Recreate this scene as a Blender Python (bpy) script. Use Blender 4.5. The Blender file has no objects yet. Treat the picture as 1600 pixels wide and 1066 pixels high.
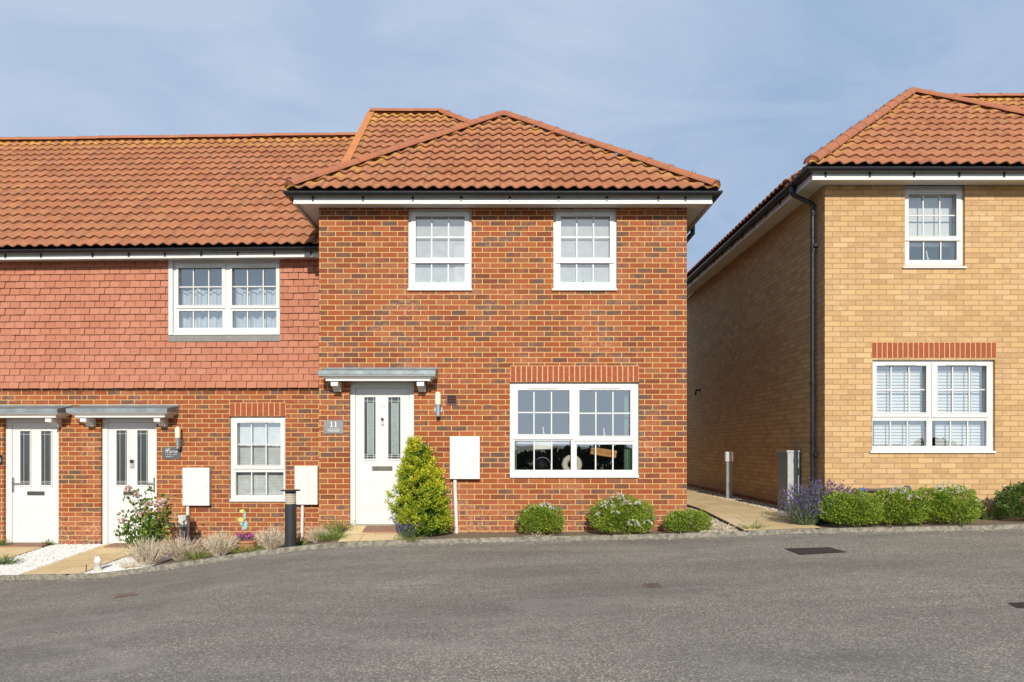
import bpy, bmesh, math, random
import numpy as np
from mathutils import Vector, Matrix
random.seed(7); rng = np.random.default_rng(7)
sc = bpy.context.scene
COL = sc.collection
R = math.radians

# ------------------------------------------------------------------ camera, sky, sun, exposure
F = 1172.0; CX, CY = 790.0, 697.0; ZC = 1.3          # focal length in photo pixels, vanishing point, eye height
SUN_EL, SUN_OFF = 25.5, 2.6                           # elevation, degrees to the right of straight behind the camera
SUN_POWER, SKY_STRENGTH, EXPOSURE = 4.6, 0.062, 0.0
cam = bpy.data.cameras.new('camera'); cam.sensor_width = 36; cam.lens = 36 * F / 1600
cam.shift_x = (800 - CX) / 1600; cam.shift_y = (CY - 533) / 1600; cam.clip_end = 5000; cam.clip_start = 0.05
co = bpy.data.objects.new('camera', cam); co.location = (0, 0, ZC); co.rotation_euler = (R(90), 0, 0)
COL.objects.link(co); sc.camera = co
sc.view_settings.view_transform = 'Standard'; sc.view_settings.look = 'None'
sc.view_settings.exposure = EXPOSURE; sc.view_settings.gamma = 1
W = bpy.data.worlds.new('World'); sc.world = W; W.use_nodes = True
nt = W.node_tree; nt.nodes.clear()
def wn(t, **k):
    n = nt.nodes.new(t)
    for a, b in k.items(): setattr(n, a, b)
    return n
sky = wn('ShaderNodeTexSky', sky_type='NISHITA', sun_disc=False, sun_elevation=R(SUN_EL), sun_rotation=R(180 - SUN_OFF),
         air_density=1.0, dust_density=.7, ozone_density=2.2, altitude=50)
tc = wn('ShaderNodeTexCoord')
mp = wn('ShaderNodeMapping'); mp.inputs['Scale'].default_value = (1.6, 1.2, 4.2); mp.inputs['Rotation'].default_value = (0, .25, .3)
n1 = wn('ShaderNodeTexNoise'); n1.inputs['Scale'].default_value = 2.2; n1.inputs['Detail'].default_value = 7; n1.inputs['Roughness'].default_value = .55; n1.inputs['Distortion'].default_value = .9
mr = wn('ShaderNodeMapRange'); mr.inputs[1].default_value = .30; mr.inputs[2].default_value = .78; mr.inputs[3].default_value = -.30; mr.inputs[4].default_value = .48
sep = wn('ShaderNodeSeparateXYZ')
def rngn(a, b, c, d):
    x = wn('ShaderNodeMapRange'); x.interpolation_type = 'SMOOTHSTEP'
    for k, v in zip((1, 2, 3, 4), (a, b, c, d)): x.inputs[k].default_value = v
    return x
def mixn(c6=None, c7=None):
    x = wn('ShaderNodeMix', data_type='RGBA')
    if c6: x.inputs[6].default_value = (*c6, 1)
    if c7: x.inputs[7].default_value = (*c7, 1)
    return x
north = rngn(.15, .65, 0, .93)                          # thin pale veil over the northern sky, clear blue low in the north east
veil = mixn((4.5, 6.9, 10.6), (8.3, 10.0, 12.8))
xm = rngn(.05, .36, .70, .16); zup = rngn(.05, .5, 0, .25)
south = mixn(None, (15.5, 19.0, 22.8)); slow = rngn(.04, .34, .92, .22)   # bright haze low under the sun
wv = wn('ShaderNodeMath', operation='ADD', use_clamp=True); wv2 = wn('ShaderNodeMath', operation='ADD', use_clamp=True)
mix = mixn()
bg = wn('ShaderNodeBackground'); bg.inputs[1].default_value = SKY_STRENGTH
wo = wn('ShaderNodeOutputWorld')
L = nt.links.new
L(tc.outputs['Generated'], mp.inputs[0]); L(mp.outputs[0], n1.inputs['Vector']); L(n1.outputs[0], mr.inputs[0])
L(tc.outputs['Generated'], sep.inputs[0])
for m_, k in ((north, 1), (xm, 0), (zup, 2), (slow, 2)): L(sep.outputs[k], m_.inputs[0])
L(xm.outputs[0], wv.inputs[0]); L(mr.outputs[0], wv.inputs[1]); L(wv.outputs[0], wv2.inputs[0]); L(zup.outputs[0], wv2.inputs[1]); L(wv2.outputs[0], veil.inputs[0])
L(slow.outputs[0], south.inputs[0]); L(sky.outputs[0], south.inputs[6])
L(north.outputs[0], mix.inputs[0]); L(south.outputs[2], mix.inputs[6]); L(veil.outputs[2], mix.inputs[7]); L(mix.outputs[2], bg.inputs[0]); L(bg.outputs[0], wo.inputs[0])
sl = bpy.data.lights.new('sun', 'SUN'); sl.energy = SUN_POWER; sl.angle = R(.53); sl.color = (1, .93, .82)
so = bpy.data.objects.new('sun', sl); so.rotation_euler = (R(90 - SUN_EL), 0, R(SUN_OFF)); so.location = (3, -20, 15); sc.cycles.caustics_reflective = False
COL.objects.link(so)

# ------------------------------------------------------------------ node material helper
class M:
    def __init__(s, name):
        s.m = bpy.data.materials.new(name); s.m.use_nodes = True; s.t = s.m.node_tree
        s.b = s.t.nodes['Principled BSDF']; s.b.inputs['Roughness'].default_value = .7
        s.out = s.t.nodes['Material Output']
    def n(s, typ, ins=None, **k):
        x = s.t.nodes.new(typ)
        for a, v in k.items(): setattr(x, a, v)
        for a, v in (ins or {}).items(): s.set(x.inputs[a], v)
        return x
    def set(s, sock, v):
        if isinstance(v, bpy.types.NodeSocket): s.t.links.new(v, sock)
        else:
            if isinstance(v, (tuple, list)) and len(v) == 3 and sock.type == 'RGBA': v = (*v, 1)
            sock.default_value = v
    def uv(s): return s.n('ShaderNodeUVMap').outputs[0]
    def obj(s): return s.n('ShaderNodeTexCoord').outputs['Object']
    def scale(s, v, k): return s.n('ShaderNodeMapping', {'Vector': v, 'Scale': k if isinstance(k, tuple) else (k, k, k)}).outputs[0]
    def noise(s, v, sc_, det=4, rough=.55, dist=0):
        return s.n('ShaderNodeTexNoise', {'Vector': v, 'Scale': sc_, 'Detail': det, 'Roughness': rough, 'Distortion': dist}).outputs[0]
    def white(s, v): return s.n('ShaderNodeTexWhiteNoise', {'Vector': v}, noise_dimensions='3D').outputs[0]
    def rng(s, v, a, b, c=0., d=1.): return s.n('ShaderNodeMapRange', {0: v, 1: a, 2: b, 3: c, 4: d}).outputs[0]
    def math(s, op, a, b=0.): return s.n('ShaderNodeMath', {0: a, 1: b}, operation=op).outputs[0]
    def mix(s, f, a, b, mode='MIX'):
        return s.n('ShaderNodeMix', {0: f, 6: a, 7: b}, data_type='RGBA', blend_type=mode).outputs[2]
    def ramp(s, f, stops, interp='LINEAR'):
        x = s.n('ShaderNodeValToRGB', {0: f}); e = x.color_ramp; e.interpolation = interp
        while len(e.elements) < len(stops): e.elements.new(.5)
        for el, (p, c) in zip(e.elements, stops): el.position = p; el.color = (*c, 1)
        return x.outputs[0]
    def attr(s, nm): return s.n('ShaderNodeAttribute', attribute_name=nm).outputs['Fac']
    def bump(s, h, strength, dist): s.set(s.b.inputs['Normal'], s.n('ShaderNodeBump', {'Height': h, 'Strength': strength, 'Distance': dist}).outputs[0])
    def col(s, v): s.set(s.b.inputs['Base Color'], v); return s
    def rough(s, v): s.set(s.b.inputs['Roughness'], v); return s
    def metal(s, v): s.b.inputs['Metallic'].default_value = v; return s

def plain(name, c, rough=.5, metal=0, var=.12, sc_=9):
    m = M(name); o = m.obj(); f = m.noise(o, sc_, 5)
    lo = tuple(x * (1 - var) for x in c); hi = tuple(min(1, x * (1 + var)) for x in c)
    m.col(m.ramp(f, [(.3, lo), (.7, hi)])); m.rough(m.rng(m.noise(o, sc_ * 3), .3, .7, max(.05, rough - .08), min(1, rough + .1))); m.metal(metal)
    return m.m

BW, RH = .2226, .0757
def brick_mat(name, stops, mortar, smudge, smudge_amt, eff, eff_amt, darkcut, mort=.0058):
    m = M(name); uv = m.uv()
    wob = m.n('ShaderNodeTexNoise', {'Vector': uv, 'Scale': 9., 'Detail': 2.})
    off = m.n('ShaderNodeVectorMath', {0: wob.outputs['Color'], 1: (.5, .5, .5)}, operation='SUBTRACT').outputs[0]
    off = m.n('ShaderNodeVectorMath', {0: off, 'Scale': .006}, operation='SCALE').outputs[0]
    v = m.n('ShaderNodeVectorMath', {0: uv, 1: off}, operation='ADD').outputs[0]
    b = m.n('ShaderNodeTexBrick', {'Vector': v, 'Color1': (0, 0, 0), 'Color2': (1, 1, 1), 'Mortar': (0, 0, 0), 'Scale': 1., 'Mortar Size': mort,
                                   'Mortar Smooth': .25, 'Bias': 0., 'Brick Width': BW, 'Row Height': RH})
    rnd = b.outputs['Color']; fac = b.outputs['Fac']
    r2 = m.n('ShaderNodeTexWhiteNoise', {'W': m.math('MULTIPLY', rnd, 91.7)}, noise_dimensions='1D').outputs[0]
    base = m.ramp(rnd, stops)
    fine = m.noise(m.scale(uv, (1, 1.6, 1)), 34, 5, .65)
    base = m.mix(m.rng(fine, .35, .75, 0, .35), base, (.23, .070, .032), 'MIX') if 'red' in name else m.mix(m.rng(fine, .35, .75, 0, .3), base, (.42, .25, .12))
    # dark fire marks on some bricks
    gate = m.rng(r2, darkcut, darkcut + .06)
    blot = m.rng(m.noise(m.scale(uv, (1, 1.5, 1)), 7.5, 4, .6, .4), .36, .60)
    base = m.mix(m.math('MULTIPLY', m.math('MULTIPLY', gate, blot), smudge_amt), base, smudge)
    # pale efflorescence, in drifts
    big = m.rng(m.noise(uv, 1.1, 4, .6), .48, .70)
    sm = m.rng(m.noise(m.scale(uv, (1, 1.4, 1)), 17, 5, .7), .44, .68)
    yb = m.rng(m.n('ShaderNodeSeparateXYZ', {0: uv}).outputs[1], .0, .62, 1.1, 0.)
    amt = m.math('MULTIPLY', m.math('ADD', m.math('MULTIPLY', big, sm), m.math('MULTIPLY', yb, sm)), eff_amt)
    base = m.mix(m.math('MINIMUM', amt, .7), base, eff)
    mo = m.mix(m.rng(m.noise(uv, 14, 4), .3, .7), tuple(x * .82 for x in mortar), mortar)
    m.col(m.mix(fac, base, mo)); m.rough(.85)
    h = m.math('ADD', m.math('MULTIPLY', fac, -1.), m.math('MULTIPLY', m.noise(uv, 60, 4, .6), .35))
    m.bump(h, .7, .006)
    return m.m

RED = brick_mat('red_brick', [(0, (.155, .038, .014)), (.18, (.235, .055, .015)), (.40, (.31, .076, .017)), (.6, (.27, .060, .014)), (.8, (.345, .100, .027)), (1, (.27, .10, .045))],
                (.70, .44, .175), (.10, .065, .046), .95, (.58, .38, .29), .50, .69)
BUFF = brick_mat('buff_brick', [(0, (.45, .275, .12)), (.3, (.53, .335, .15)), (.6, (.575, .38, .178)), (.8, (.54, .335, .165)), (1, (.615, .42, .215))],
                 (.36, .225, .095), (.40, .235, .12), .62, (.68, .53, .36), .45, .52, .0052)
SOLDIER = None
def soldier_mat(name, mortar):
    m = M(name); o = m.obj(); m.col(m.mix(m.rng(m.noise(o, 22, 5, .65), .35, .75), (.27, .058, .019), (.36, .10, .038))); m.rough(.85)
    m.bump(m.noise(o, 60, 4), .4, .004); return m.m
SOLD = soldier_mat('soldier_brick', None)
MORT = plain('pale_mortar', (.68, .46, .23), .9, 0, .15, 20)

def tile_mat():
    m = M('roof_tile'); uv = m.uv(); o = m.obj()
    fl = m.n('ShaderNodeVectorMath', {0: uv}, operation='FLOOR').outputs[0]
    r = m.white(fl)
    c = m.ramp(r, [(0, (.30, .102, .048)), (.5, (.37, .130, .060)), (1, (.415, .158, .076))])
    c = m.mix(m.rng(m.noise(o, 1.6, 5, .65), .38, .68, 0, .65), c, (.36, .155, .078))
    c = m.mix(m.rng(m.noise(o, 26, 5, .7), .45, .72, 0, .4), c, (.28, .125, .07))
    # grey weathering towards the tile's tail and in the channels: grime of the tile itself
    c = m.mix(m.math('MULTIPLY', m.rng(m.noise(o, 5, 4, .6), .5, .7), .4), c, (.29, .175, .10))
    ux = m.math('FRACT', m.n('ShaderNodeSeparateXYZ', {0: uv}).outputs[0])
    c = m.mix(m.math('MULTIPLY', m.rng(m.math('ABSOLUTE', m.math('SUBTRACT', ux, .36)), .012, .045, 1., 0.), m.rng(m.noise(o, 2.2, 3), .3, .6, .25, .8)), c, (.17, .075, .05))
    c = m.mix(m.rng(m.noise(o, 5.2, 4, .65), .52, .72, 0, .45), c, (.50, .265, .085))
    li = m.math('MULTIPLY', m.attr('lichen'), m.rng(m.noise(o, 6.0, 6, .7), .45, .58))
    li = m.math('ADD', li, m.rng(m.noise(o, 4.3, 6, .72), .69, .74, 0, .7))
    c = m.mix(m.math('MINIMUM', m.math('MULTIPLY', li, .85), .85), c, m.mix(m.noise(o, 30), (.78, .47, .02), (.56, .37, .09)))
    m.col(c); m.rough(.78); m.bump(m.noise(o, 70, 3), .25, .003)
    return m.m
TILE = tile_mat()
def ridge_mat():
    m = M('ridge_tile'); o = m.obj()
    c = m.mix(m.rng(m.noise(o, 3, 4), .35, .7), (.42, .150, .070), (.34, .128, .068))
    c = m.mix(m.rng(m.noise(o, 30, 5, .7), .5, .75, 0, .4), c, (.28, .13, .08))
    c = m.mix(m.rng(m.noise(o, 7.0, 6, .72), .60, .68, 0, .6), c, (.55, .33, .07))
    m.col(c); m.rough(.8); m.bump(m.noise(o, 50, 3), .2, .003); return m.m
RIDGE = ridge_mat()
def hang_mat():
    m = M('hanging_tile'); o = m.obj(); r = m.attr('tint')
    c = m.ramp(r, [(0, (.385, .142, .080)), (.5, (.42, .162, .093)), (1, (.455, .186, .112))])
    c = m.mix(m.rng(m.noise(o, 40, 5, .7), .45, .75, 0, .35), c, (.33, .125, .07))
    c = m.mix(m.rng(m.noise(o, 1.2, 4), .45, .7, 0, .3), c, (.45, .20, .125))
    m.col(c); m.rough(.8); m.bump(m.noise(o, 90, 3), .2, .002); return m.m
HANG = hang_mat()

WHITE = plain('white_pvc', (.66, .66, .648), .32, 0, .02, 3)
WOODW = plain('white_fascia', (.66, .655, .635), .4, 0, .05, 4)
CREAM = plain('white_gloss_box', (.68, .675, .655), .3, 0, .02, 3)
BLACK = plain('black_plastic', (.012, .012, .014), .3, 0, .2)
DARK = plain('dark_void', (.02, .018, .016), .9)
LEAD = plain('lead_sheet', (.20, .245, .265), .5, .1, .25, 7)
STEEL = plain('brushed_steel', (.55, .54, .52), .22, 1, .1)
SLATE = plain('slate_grey', (.20, .21, .22), .5, 0, .15)
SLATE2 = plain('dark_slate', (.085, .09, .10), .5, 0, .2)
LETTER = plain('white_lettering', (.8, .8, .8), .5, 0, .02)
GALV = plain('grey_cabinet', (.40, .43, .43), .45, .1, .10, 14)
GALV_SHADE = plain('grey_cabinet_shaded', (.26, .29, .30), .5, .1, .12, 14)  # darker copy of the cabinet grey, shade painted into the colour
OPAL = plain('cream_opal', (.80, .72, .55), .3, 0, .03)
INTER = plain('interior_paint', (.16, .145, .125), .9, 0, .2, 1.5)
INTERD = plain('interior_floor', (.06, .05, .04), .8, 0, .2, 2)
ANTH = plain('anthracite_metal', (.035, .037, .042), .35, .2, .1)
def glass_mat(name, tint, ior):
    m = M(name); t = m.n('ShaderNodeBsdfTransparent', {'Color': tint}).outputs[0]
    g = m.n('ShaderNodeBsdfGlossy', {'Color': (.95, .98, 1), 'Roughness': .0}).outputs[0]
    o = m.obj(); bmp = m.n('ShaderNodeBump', {'Height': m.noise(o, 1.6, 2), 'Strength': .03, 'Distance': .05}).outputs[0]
    m.set(g.node.inputs['Normal'], bmp)
    fw = m.n('ShaderNodeLayerWeight', {'Blend': .5}).outputs['Facing']
    f = m.math('ADD', m.math('MULTIPLY', m.math('POWER', fw, 4.), .8), ior)
    s = m.n('ShaderNodeMixShader', {0: f, 1: t, 2: g}).outputs[0]; m.set(m.out.inputs['Surface'], s); return m.m
GLASS = glass_mat('window_glass', (.88, .91, .91), .28)
def obscure(name, c, r):
    m = M(name); o = m.obj(); m.col(m.mix(m.rng(m.noise(o, 60, 3), .4, .6), c, tuple(x * .75 for x in c))); m.rough(r); m.b.inputs['IOR'].default_value = 1.7
    m.bump(m.noise(o, 90, 2), .25, .004); return m.m
OBS = obscure('obscure_glass', (.055, .065, .065), .12); OBSL = obscure('frosted_glass', (.26, .33, .32), .18)
BLIND = plain('blind_slat', (.82, .82, .80), .5, 0, .03)
NET = plain('net_curtain', (.60, .62, .63), .8, 0, .08, 12)

# ------------------------------------------------------------------ mesh builder
class MB:
    def __init__(s): s.v = []; s.f = []; s.uv = []; s.at = {}; s.sm = []
    def face(s, pts, uv=None, smooth=False):
        i = len(s.v); s.v += [tuple(p) for p in pts]; s.f.append(tuple(range(i, i + len(pts))))
        s.uv.append(uv if uv else [(p[0] + p[1], p[2]) for p in pts]); s.sm.append(smooth); return s
    def box(s, x0, x1, y0, y1, z0, z1):
        a = [(x0, y0, z0), (x1, y0, z0), (x1, y1, z0), (x0, y1, z0), (x0, y0, z1), (x1, y0, z1), (x1, y1, z1), (x0, y1, z1)]
        for q in ((0, 1, 5, 4), (1, 2, 6, 5), (2, 3, 7, 6), (3, 0, 4, 7), (4, 5, 6, 7), (3, 2, 1, 0)): s.face([a[k] for k in q])
        return s
    def plate(s, x0, x1, z0, z1, y0, y1, holes=(), back=True):
        """upright slab between y0 (front) and y1 with rectangular holes (hx0,hx1,hz0,hz1)"""
        xs = sorted({x0, x1, *[min(max(h[k], x0), x1) for h in holes for k in (0, 1)]}); zs = sorted({z0, z1, *[min(max(h[k], z0), z1) for h in holes for k in (2, 3)]})
        ins = lambda x, z: x0 < x < x1 and z0 < z < z1 and not any(h[0] < x < h[1] and h[2] < z < h[3] for h in holes)
        for i in range(len(xs) - 1):
            for j in range(len(zs) - 1):
                a, b, c, d = xs[i], xs[i + 1], zs[j], zs[j + 1]; mx, mz = (a + b) / 2, (c + d) / 2
                if not ins(mx, mz): continue
                s.face([(a, y0, c), (b, y0, c), (b, y0, d), (a, y0, d)], [(a, c), (b, c), (b, d), (a, d)])
                if back: s.face([(b, y1, c), (a, y1, c), (a, y1, d), (b, y1, d)], [(b, c), (a, c), (a, d), (b, d)])
                e = 1e-4
                if i == 0 or not ins(xs[i - 1] / 2 + a / 2, mz): s.face([(a, y1, c), (a, y0, c), (a, y0, d), (a, y1, d)], [(a + y0 - y1, c), (a, c), (a, d), (a + y0 - y1, d)])
                if i == len(xs) - 2 or not ins(b / 2 + xs[i + 2] / 2, mz): s.face([(b, y0, c), (b, y1, c), (b, y1, d), (b, y0, d)], [(b, c), (b + y1 - y0, c), (b + y1 - y0, d), (b, d)])
                if j == 0 or not ins(mx, zs[j - 1] / 2 + c / 2): s.face([(a, y1, c), (b, y1, c), (b, y0, c), (a, y0, c)], [(a, c + .03), (b, c + .03), (b, c + .01), (a, c + .01)])
                if j == len(zs) - 2 or not ins(mx, d / 2 + zs[j + 2] / 2): s.face([(a, y0, d), (b, y0, d), (b, y1, d), (a, y1, d)], [(a, d - .01), (b, d - .01), (b, d - .03), (a, d - .03)])
        return s
    def prism(s, poly, axis, a0, a1):
        """extrude a 2-D polygon; axis 0: poly is (y,z) along x; 1: (x,z) along y; 2: (x,y) along z"""
        def p(q, a): return (a, q[0], q[1]) if axis == 0 else (q[0], a, q[1]) if axis == 1 else (q[0], q[1], a)
        n = len(poly); s.face([p(q, a0) for q in poly]); s.face([p(q, a1) for q in reversed(poly)])
        for i in range(n): s.face([p(poly[i], a0), p(poly[(i + 1) % n], a0), p(poly[(i + 1) % n], a1), p(poly[i], a1)][::-1])
        return s
    def tube(s, pts, r, n=10, cap=True):
        pts = [Vector(p) for p in pts]; rr = r if isinstance(r, (list, tuple)) else [r] * len(pts); rings = []
        up = None
        for i, p in enumerate(pts):
            t = ((pts[i] - pts[i - 1]).normalized() if i else Vector()) + ((pts[i + 1] - pts[i]).normalized() if i < len(pts) - 1 else Vector())
            t.normalize()
            if up is None: up = t.orthogonal().normalized()
            up = (up - t * up.dot(t)).normalized(); w = t.cross(up)
            rings.append([p + (up * math.cos(a) + w * math.sin(a)) * rr[i] for a in [2 * math.pi * k / n for k in range(n)]])
        for i in range(len(rings) - 1):
            for k in range(n): s.face([rings[i][k], rings[i][(k + 1) % n], rings[i + 1][(k + 1) % n], rings[i + 1][k]], smooth=True)
        if cap: s.face(rings[0][::-1]); s.face(rings[-1])
        return s
    def lathe(s, prof, n=24, c=(0, 0, 0)):
        for i in range(len(prof) - 1):
            (r0, z0), (r1, z1) = prof[i], prof[i + 1]
            for k in range(n):
                a, b = 2 * math.pi * k / n, 2 * math.pi * (k + 1) / n
                q = [(c[0] + r0 * math.cos(a), c[1] + r0 * math.sin(a), c[2] + z0), (c[0] + r0 * math.cos(b), c[1] + r0 * math.sin(b), c[2] + z0),
                     (c[0] + r1 * math.cos(b), c[1] + r1 * math.sin(b), c[2] + z1), (c[0] + r1 * math.cos(a), c[1] + r1 * math.sin(a), c[2] + z1)]
                if r0 < 1e-6: q = q[1:]
                elif r1 < 1e-6: q = q[:3]
                s.face(q, smooth=True)
        return s
    def sweep(s, prof, path):
        """prof: closed (out, z) polygon; path: plan polyline, outward on its right-hand side, mitred"""
        P = [Vector(p) for p in path]; N = []
        for i in range(len(P)):
            ns = []
            if i: t = (P[i] - P[i - 1]).normalized(); ns.append(Vector((t.y, -t.x)))
            if i < len(P) - 1: t = (P[i + 1] - P[i]).normalized(); ns.append(Vector((t.y, -t.x)))
            m = sum(ns, Vector((0, 0))).normalized(); N.append(m / m.dot(ns[0]))
        ring = lambda i: [(P[i].x + N[i].x * o, P[i].y + N[i].y * o, z) for o, z in prof]
        for i in range(len(P) - 1):
            a, b = ring(i), ring(i + 1); n = len(prof)
            for k in range(n): s.face([a[k], a[(k + 1) % n], b[(k + 1) % n], b[k]])
        s.face(ring(0)[::-1]); s.face(ring(len(P) - 1)); return s
    def build(s, name, mat, parent=None, weld=False, recalc=False):
        me = bpy.data.meshes.new(name); me.from_pydata(s.v, [], s.f)
        ul = me.uv_layers.new(name='UVMap'); ul.data.foreach_set('uv', [c for f in s.uv for p in f for c in p])
        me.polygons.foreach_set('use_smooth', s.sm)
        for k, vals in s.at.items():
            a = me.attributes.new(k, 'FLOAT', 'POINT'); a.data.foreach_set('value', vals)
        me.materials.append(mat)
        if weld or recalc:
            bm = bmesh.new(); bm.from_mesh(me)
            if weld: bmesh.ops.remove_doubles(bm, verts=bm.verts, dist=1e-5)
            if recalc: bmesh.ops.recalc_face_normals(bm, faces=bm.faces)
            bm.to_mesh(me); bm.free()
        o = bpy.data.objects.new(name, me); COL.objects.link(o)
        if parent: o.parent = parent
        return o
def npmesh(name, V, n, mat, parent=None, tint=None):
    """V: (k*n,3) array of separate n-gons"""
    k = len(V) // n; me = bpy.data.meshes.new(name); me.vertices.add(k * n); me.vertices.foreach_set('co', np.asarray(V, np.float32).ravel())
    me.loops.add(k * n); me.loops.foreach_set('vertex_index', np.arange(k * n, dtype=np.int32))
    me.polygons.add(k); me.polygons.foreach_set('loop_start', np.arange(k, dtype=np.int32) * n)
    if tint is not None:
        a = me.attributes.new('tint', 'FLOAT', 'POINT'); a.data.foreach_set('value', np.repeat(np.asarray(tint, np.float32), n))
    me.update(calc_edges=True); me.validate(); me.materials.append(mat)
    o = bpy.data.objects.new(name, me); COL.objects.link(o)
    if parent: o.parent = parent
    return o
def empty(name, loc, label, cat, rz=0, group=None):
    o = bpy.data.objects.new(name, None); o.empty_display_size = .2; o.location = loc; o.rotation_euler = (0, 0, rz); COL.objects.link(o)
    return tag(o, label, cat, group)
def tag(o, label, cat, group=None):
    o['label'] = label; o['category'] = cat
    if group: o['group'] = group
    return o
def structure(o): o['kind'] = 'structure'; return o
def stuff(o): o['kind'] = 'stuff'; return o

# ------------------------------------------------------------------ frames: where the houses stand
class Frame:
    """a house's own axes: origin on its front wall plane, x along the wall, y into the house"""
    def __init__(s, X, Y, Z, th=0): s.o = Vector((X, Y, Z)); s.th = th; s.c, s.s = math.cos(th), math.sin(th)
    def hit(s, px, py, v=0.):
        """point of the plane y=v that the photograph shows at pixel (px,py), in house axes"""
        d = Vector(((px - CX) / F, 1, (CY - py) / F)); e = Vector((0, 0, ZC)) - s.o
        dl = (d.x * s.c + d.y * s.s, -d.x * s.s + d.y * s.c, d.z); el = (e.x * s.c + e.y * s.s, -e.x * s.s + e.y * s.c, e.z)
        t = (v - el[1]) / dl[1]; return el[0] + dl[0] * t, el[2] + dl[2] * t
    def rect(s, x0, y0, x1, y1, v=0.):
        a, b = s.hit(x0, y1, v), s.hit(x1, y0, v); return a[0], b[0], a[1], b[1]
    def world(s, u, v, w): return (s.o.x + u * s.c - v * s.s, s.o.y + u * s.s + v * s.c, s.o.z + w)
DW = 10.8
FM = Frame(0, DW, 0.0); FL = Frame(-2.687, 12.0, -.30, R(-2)); FR = Frame(4.596, DW, .22)
zl = lambda fr, zc: zc + ZC - fr.o.z          # height above the eye -> house axes

# ------------------------------------------------------------------ ground
KP = [(-700, 905, 9.87), (-300, 904, 9.87), (0, 902, 9.87), (140, 900, 9.87), (200, 893, 9.88), (250, 886, 9.89), (300, 879, 9.9), (370, 868, 9.92), (440, 858.5, 9.95), (530, 850, 9.96), (620, 847, 10.05), (720, 844, 10.15),
      (860, 841, 10.15), (1000, 838, 10.15), (1130, 834, 10.05), (1250, 829, 9.95), (1400, 826.5, 9.8), (1540, 824, 9.75), (1640, 820, 9.7), (2100, 815, 9.65)]
KX = np.array([(p[0] - CX) * p[2] / F for p in KP]); KY = np.array([p[2] for p in KP]); KZ = np.array([ZC - (p[1] - CY) * p[2] / F for p in KP])
def smooth_interp(x, A):
    return (np.interp(x - .25, KX, A) + 2 * np.interp(x, KX, A) + np.interp(x + .25, KX, A)) / 4
ky = lambda x: float(smooth_interp(x, KY)); kz = lambda x: float(smooth_interp(x, KZ))
WX = [-14, -4.6, -2.9, -2.69, -2.45, -2.3, -1.15, -1.0, 2.4, 2.62, 3.2, 4.5, 14]
WZ = [ZC - 1.61, ZC - 1.60, ZC - 1.50, ZC - 1.40, ZC - 1.25, ZC - 1.165, ZC - 1.165, ZC - 1.25, ZC - 1.22, ZC - 1.16, ZC - 1.06, ZC - 1.03, ZC - 1.02]
YX = [-14, -2.72, -2.66, 2.6, 2.7, 4.55, 4.65, 14]; YW = [12.1, 12.0, 10.8, 10.8, 12.2, 12.2, 10.8, 10.8]
def plot_z(x, y):
    a, b = ky(x), float(np.interp(x, YX, YW)); t = min(1, max(0, (y - a) / (b - a))); return kz(x) + (float(np.interp(x, WX, WZ)) - kz(x)) * t
def road_z(x, y):
    d = ky(x) - y; return kz(x) - .035 - .025 * min(d, 14) + .012 * math.sin(x * .9 + 1) * min(1, d / 3)
def asphalt():
    m = M('asphalt'); o = m.obj()
    fine = m.noise(o, 105, 4, .8); vor = m.n('ShaderNodeTexVoronoi', {'Vector': o, 'Scale': 98.}).outputs['Color']
    v = m.n('ShaderNodeSeparateColor', {0: vor}).outputs[0]
    c = m.mix(m.rng(fine, .36, .66), (.073, .067, .0565), (.43, .395, .335))
    c = m.mix(m.rng(v, .72, .95, 0, .75), c, (.66, .61, .52)); c = m.mix(m.rng(v, .0, .22, .6, 0.), c, (.045, .041, .036))
    big = m.noise(m.scale(o, (.5, 1.3, 1)), .9, 5, .6, .5)
    c = m.mix(m.rng(big, .35, .65, 0, .5), c, (.150, .139, .122)); c = m.mix(m.rng(m.noise(o, 3.1, 5, .65), .5, .75, 0, .4), c, (.36, .335, .29))
    arc = m.noise(m.scale(o, (.16, .8, 1)), 1.3, 4, .55, 1.2); c = m.mix(m.rng(arc, .46, .62, 0, .28), c, (.115, .106, .093))
    c = m.mix(m.rng(m.noise(m.scale(o, (.25, .6, 1)), 2.1, 5, .6, .8), .55, .70, 0, .30), c, (.42, .39, .34))
    c = m.mix(m.rng(m.noise(o, 1.9, 7, .75, .3), .64, .70, 0, .28), c, (.075, .067, .056))
    m.col(c); m.rough(.9); m.bump(m.math('ADD', fine, v), .6, .006); return m.m
def gridmesh(name, xs, rows, zf, mat, uvf=None):
    b = MB(); P = [[(x, y, zf(x, y)) for y in rows(x)] for x in xs]
    for i in range(len(xs) - 1):
        for j in range(len(P[i]) - 1): b.face([P[i][j], P[i + 1][j], P[i + 1][j + 1], P[i][j + 1]], smooth=True)
    return b.build(name, mat, weld=True)
GRASS = plain('far_grass', (.05, .075, .022), .9, 0, .4, .6)
xs = [-60, -40, -25, -18, -14, -12, -10.5] + [x / 5 for x in range(-50, 51)] + [10.5, 12, 14, 18, 25, 40, 60]
structure(gridmesh('driveway', xs, lambda x: [ky(x) - d for d in (26, 20, 16, 12, 10, 8.5, 7, 6, 5, 4, 3, 2, 1.2, .6, .25, -.02)], road_z, asphalt()))
g = MB(); rr = [0, 20, 45, 90, 200, 500, 1500, 3500]
for i in range(len(rr) - 1):
    for k in range(32):
        a, b_ = 2 * math.pi * k / 32, 2 * math.pi * (k + 1) / 32; p = lambda r, t: (r * math.cos(t), 8 + r * math.sin(t), -1.35)
        q = [p(rr[i], a), p(rr[i + 1], a), p(rr[i + 1], b_), p(rr[i], b_)]; g.face(q if i else q[:3])
structure(g.build('ground', GRASS, weld=True))
SOIL = M('soil'); _o = SOIL.obj()
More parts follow.
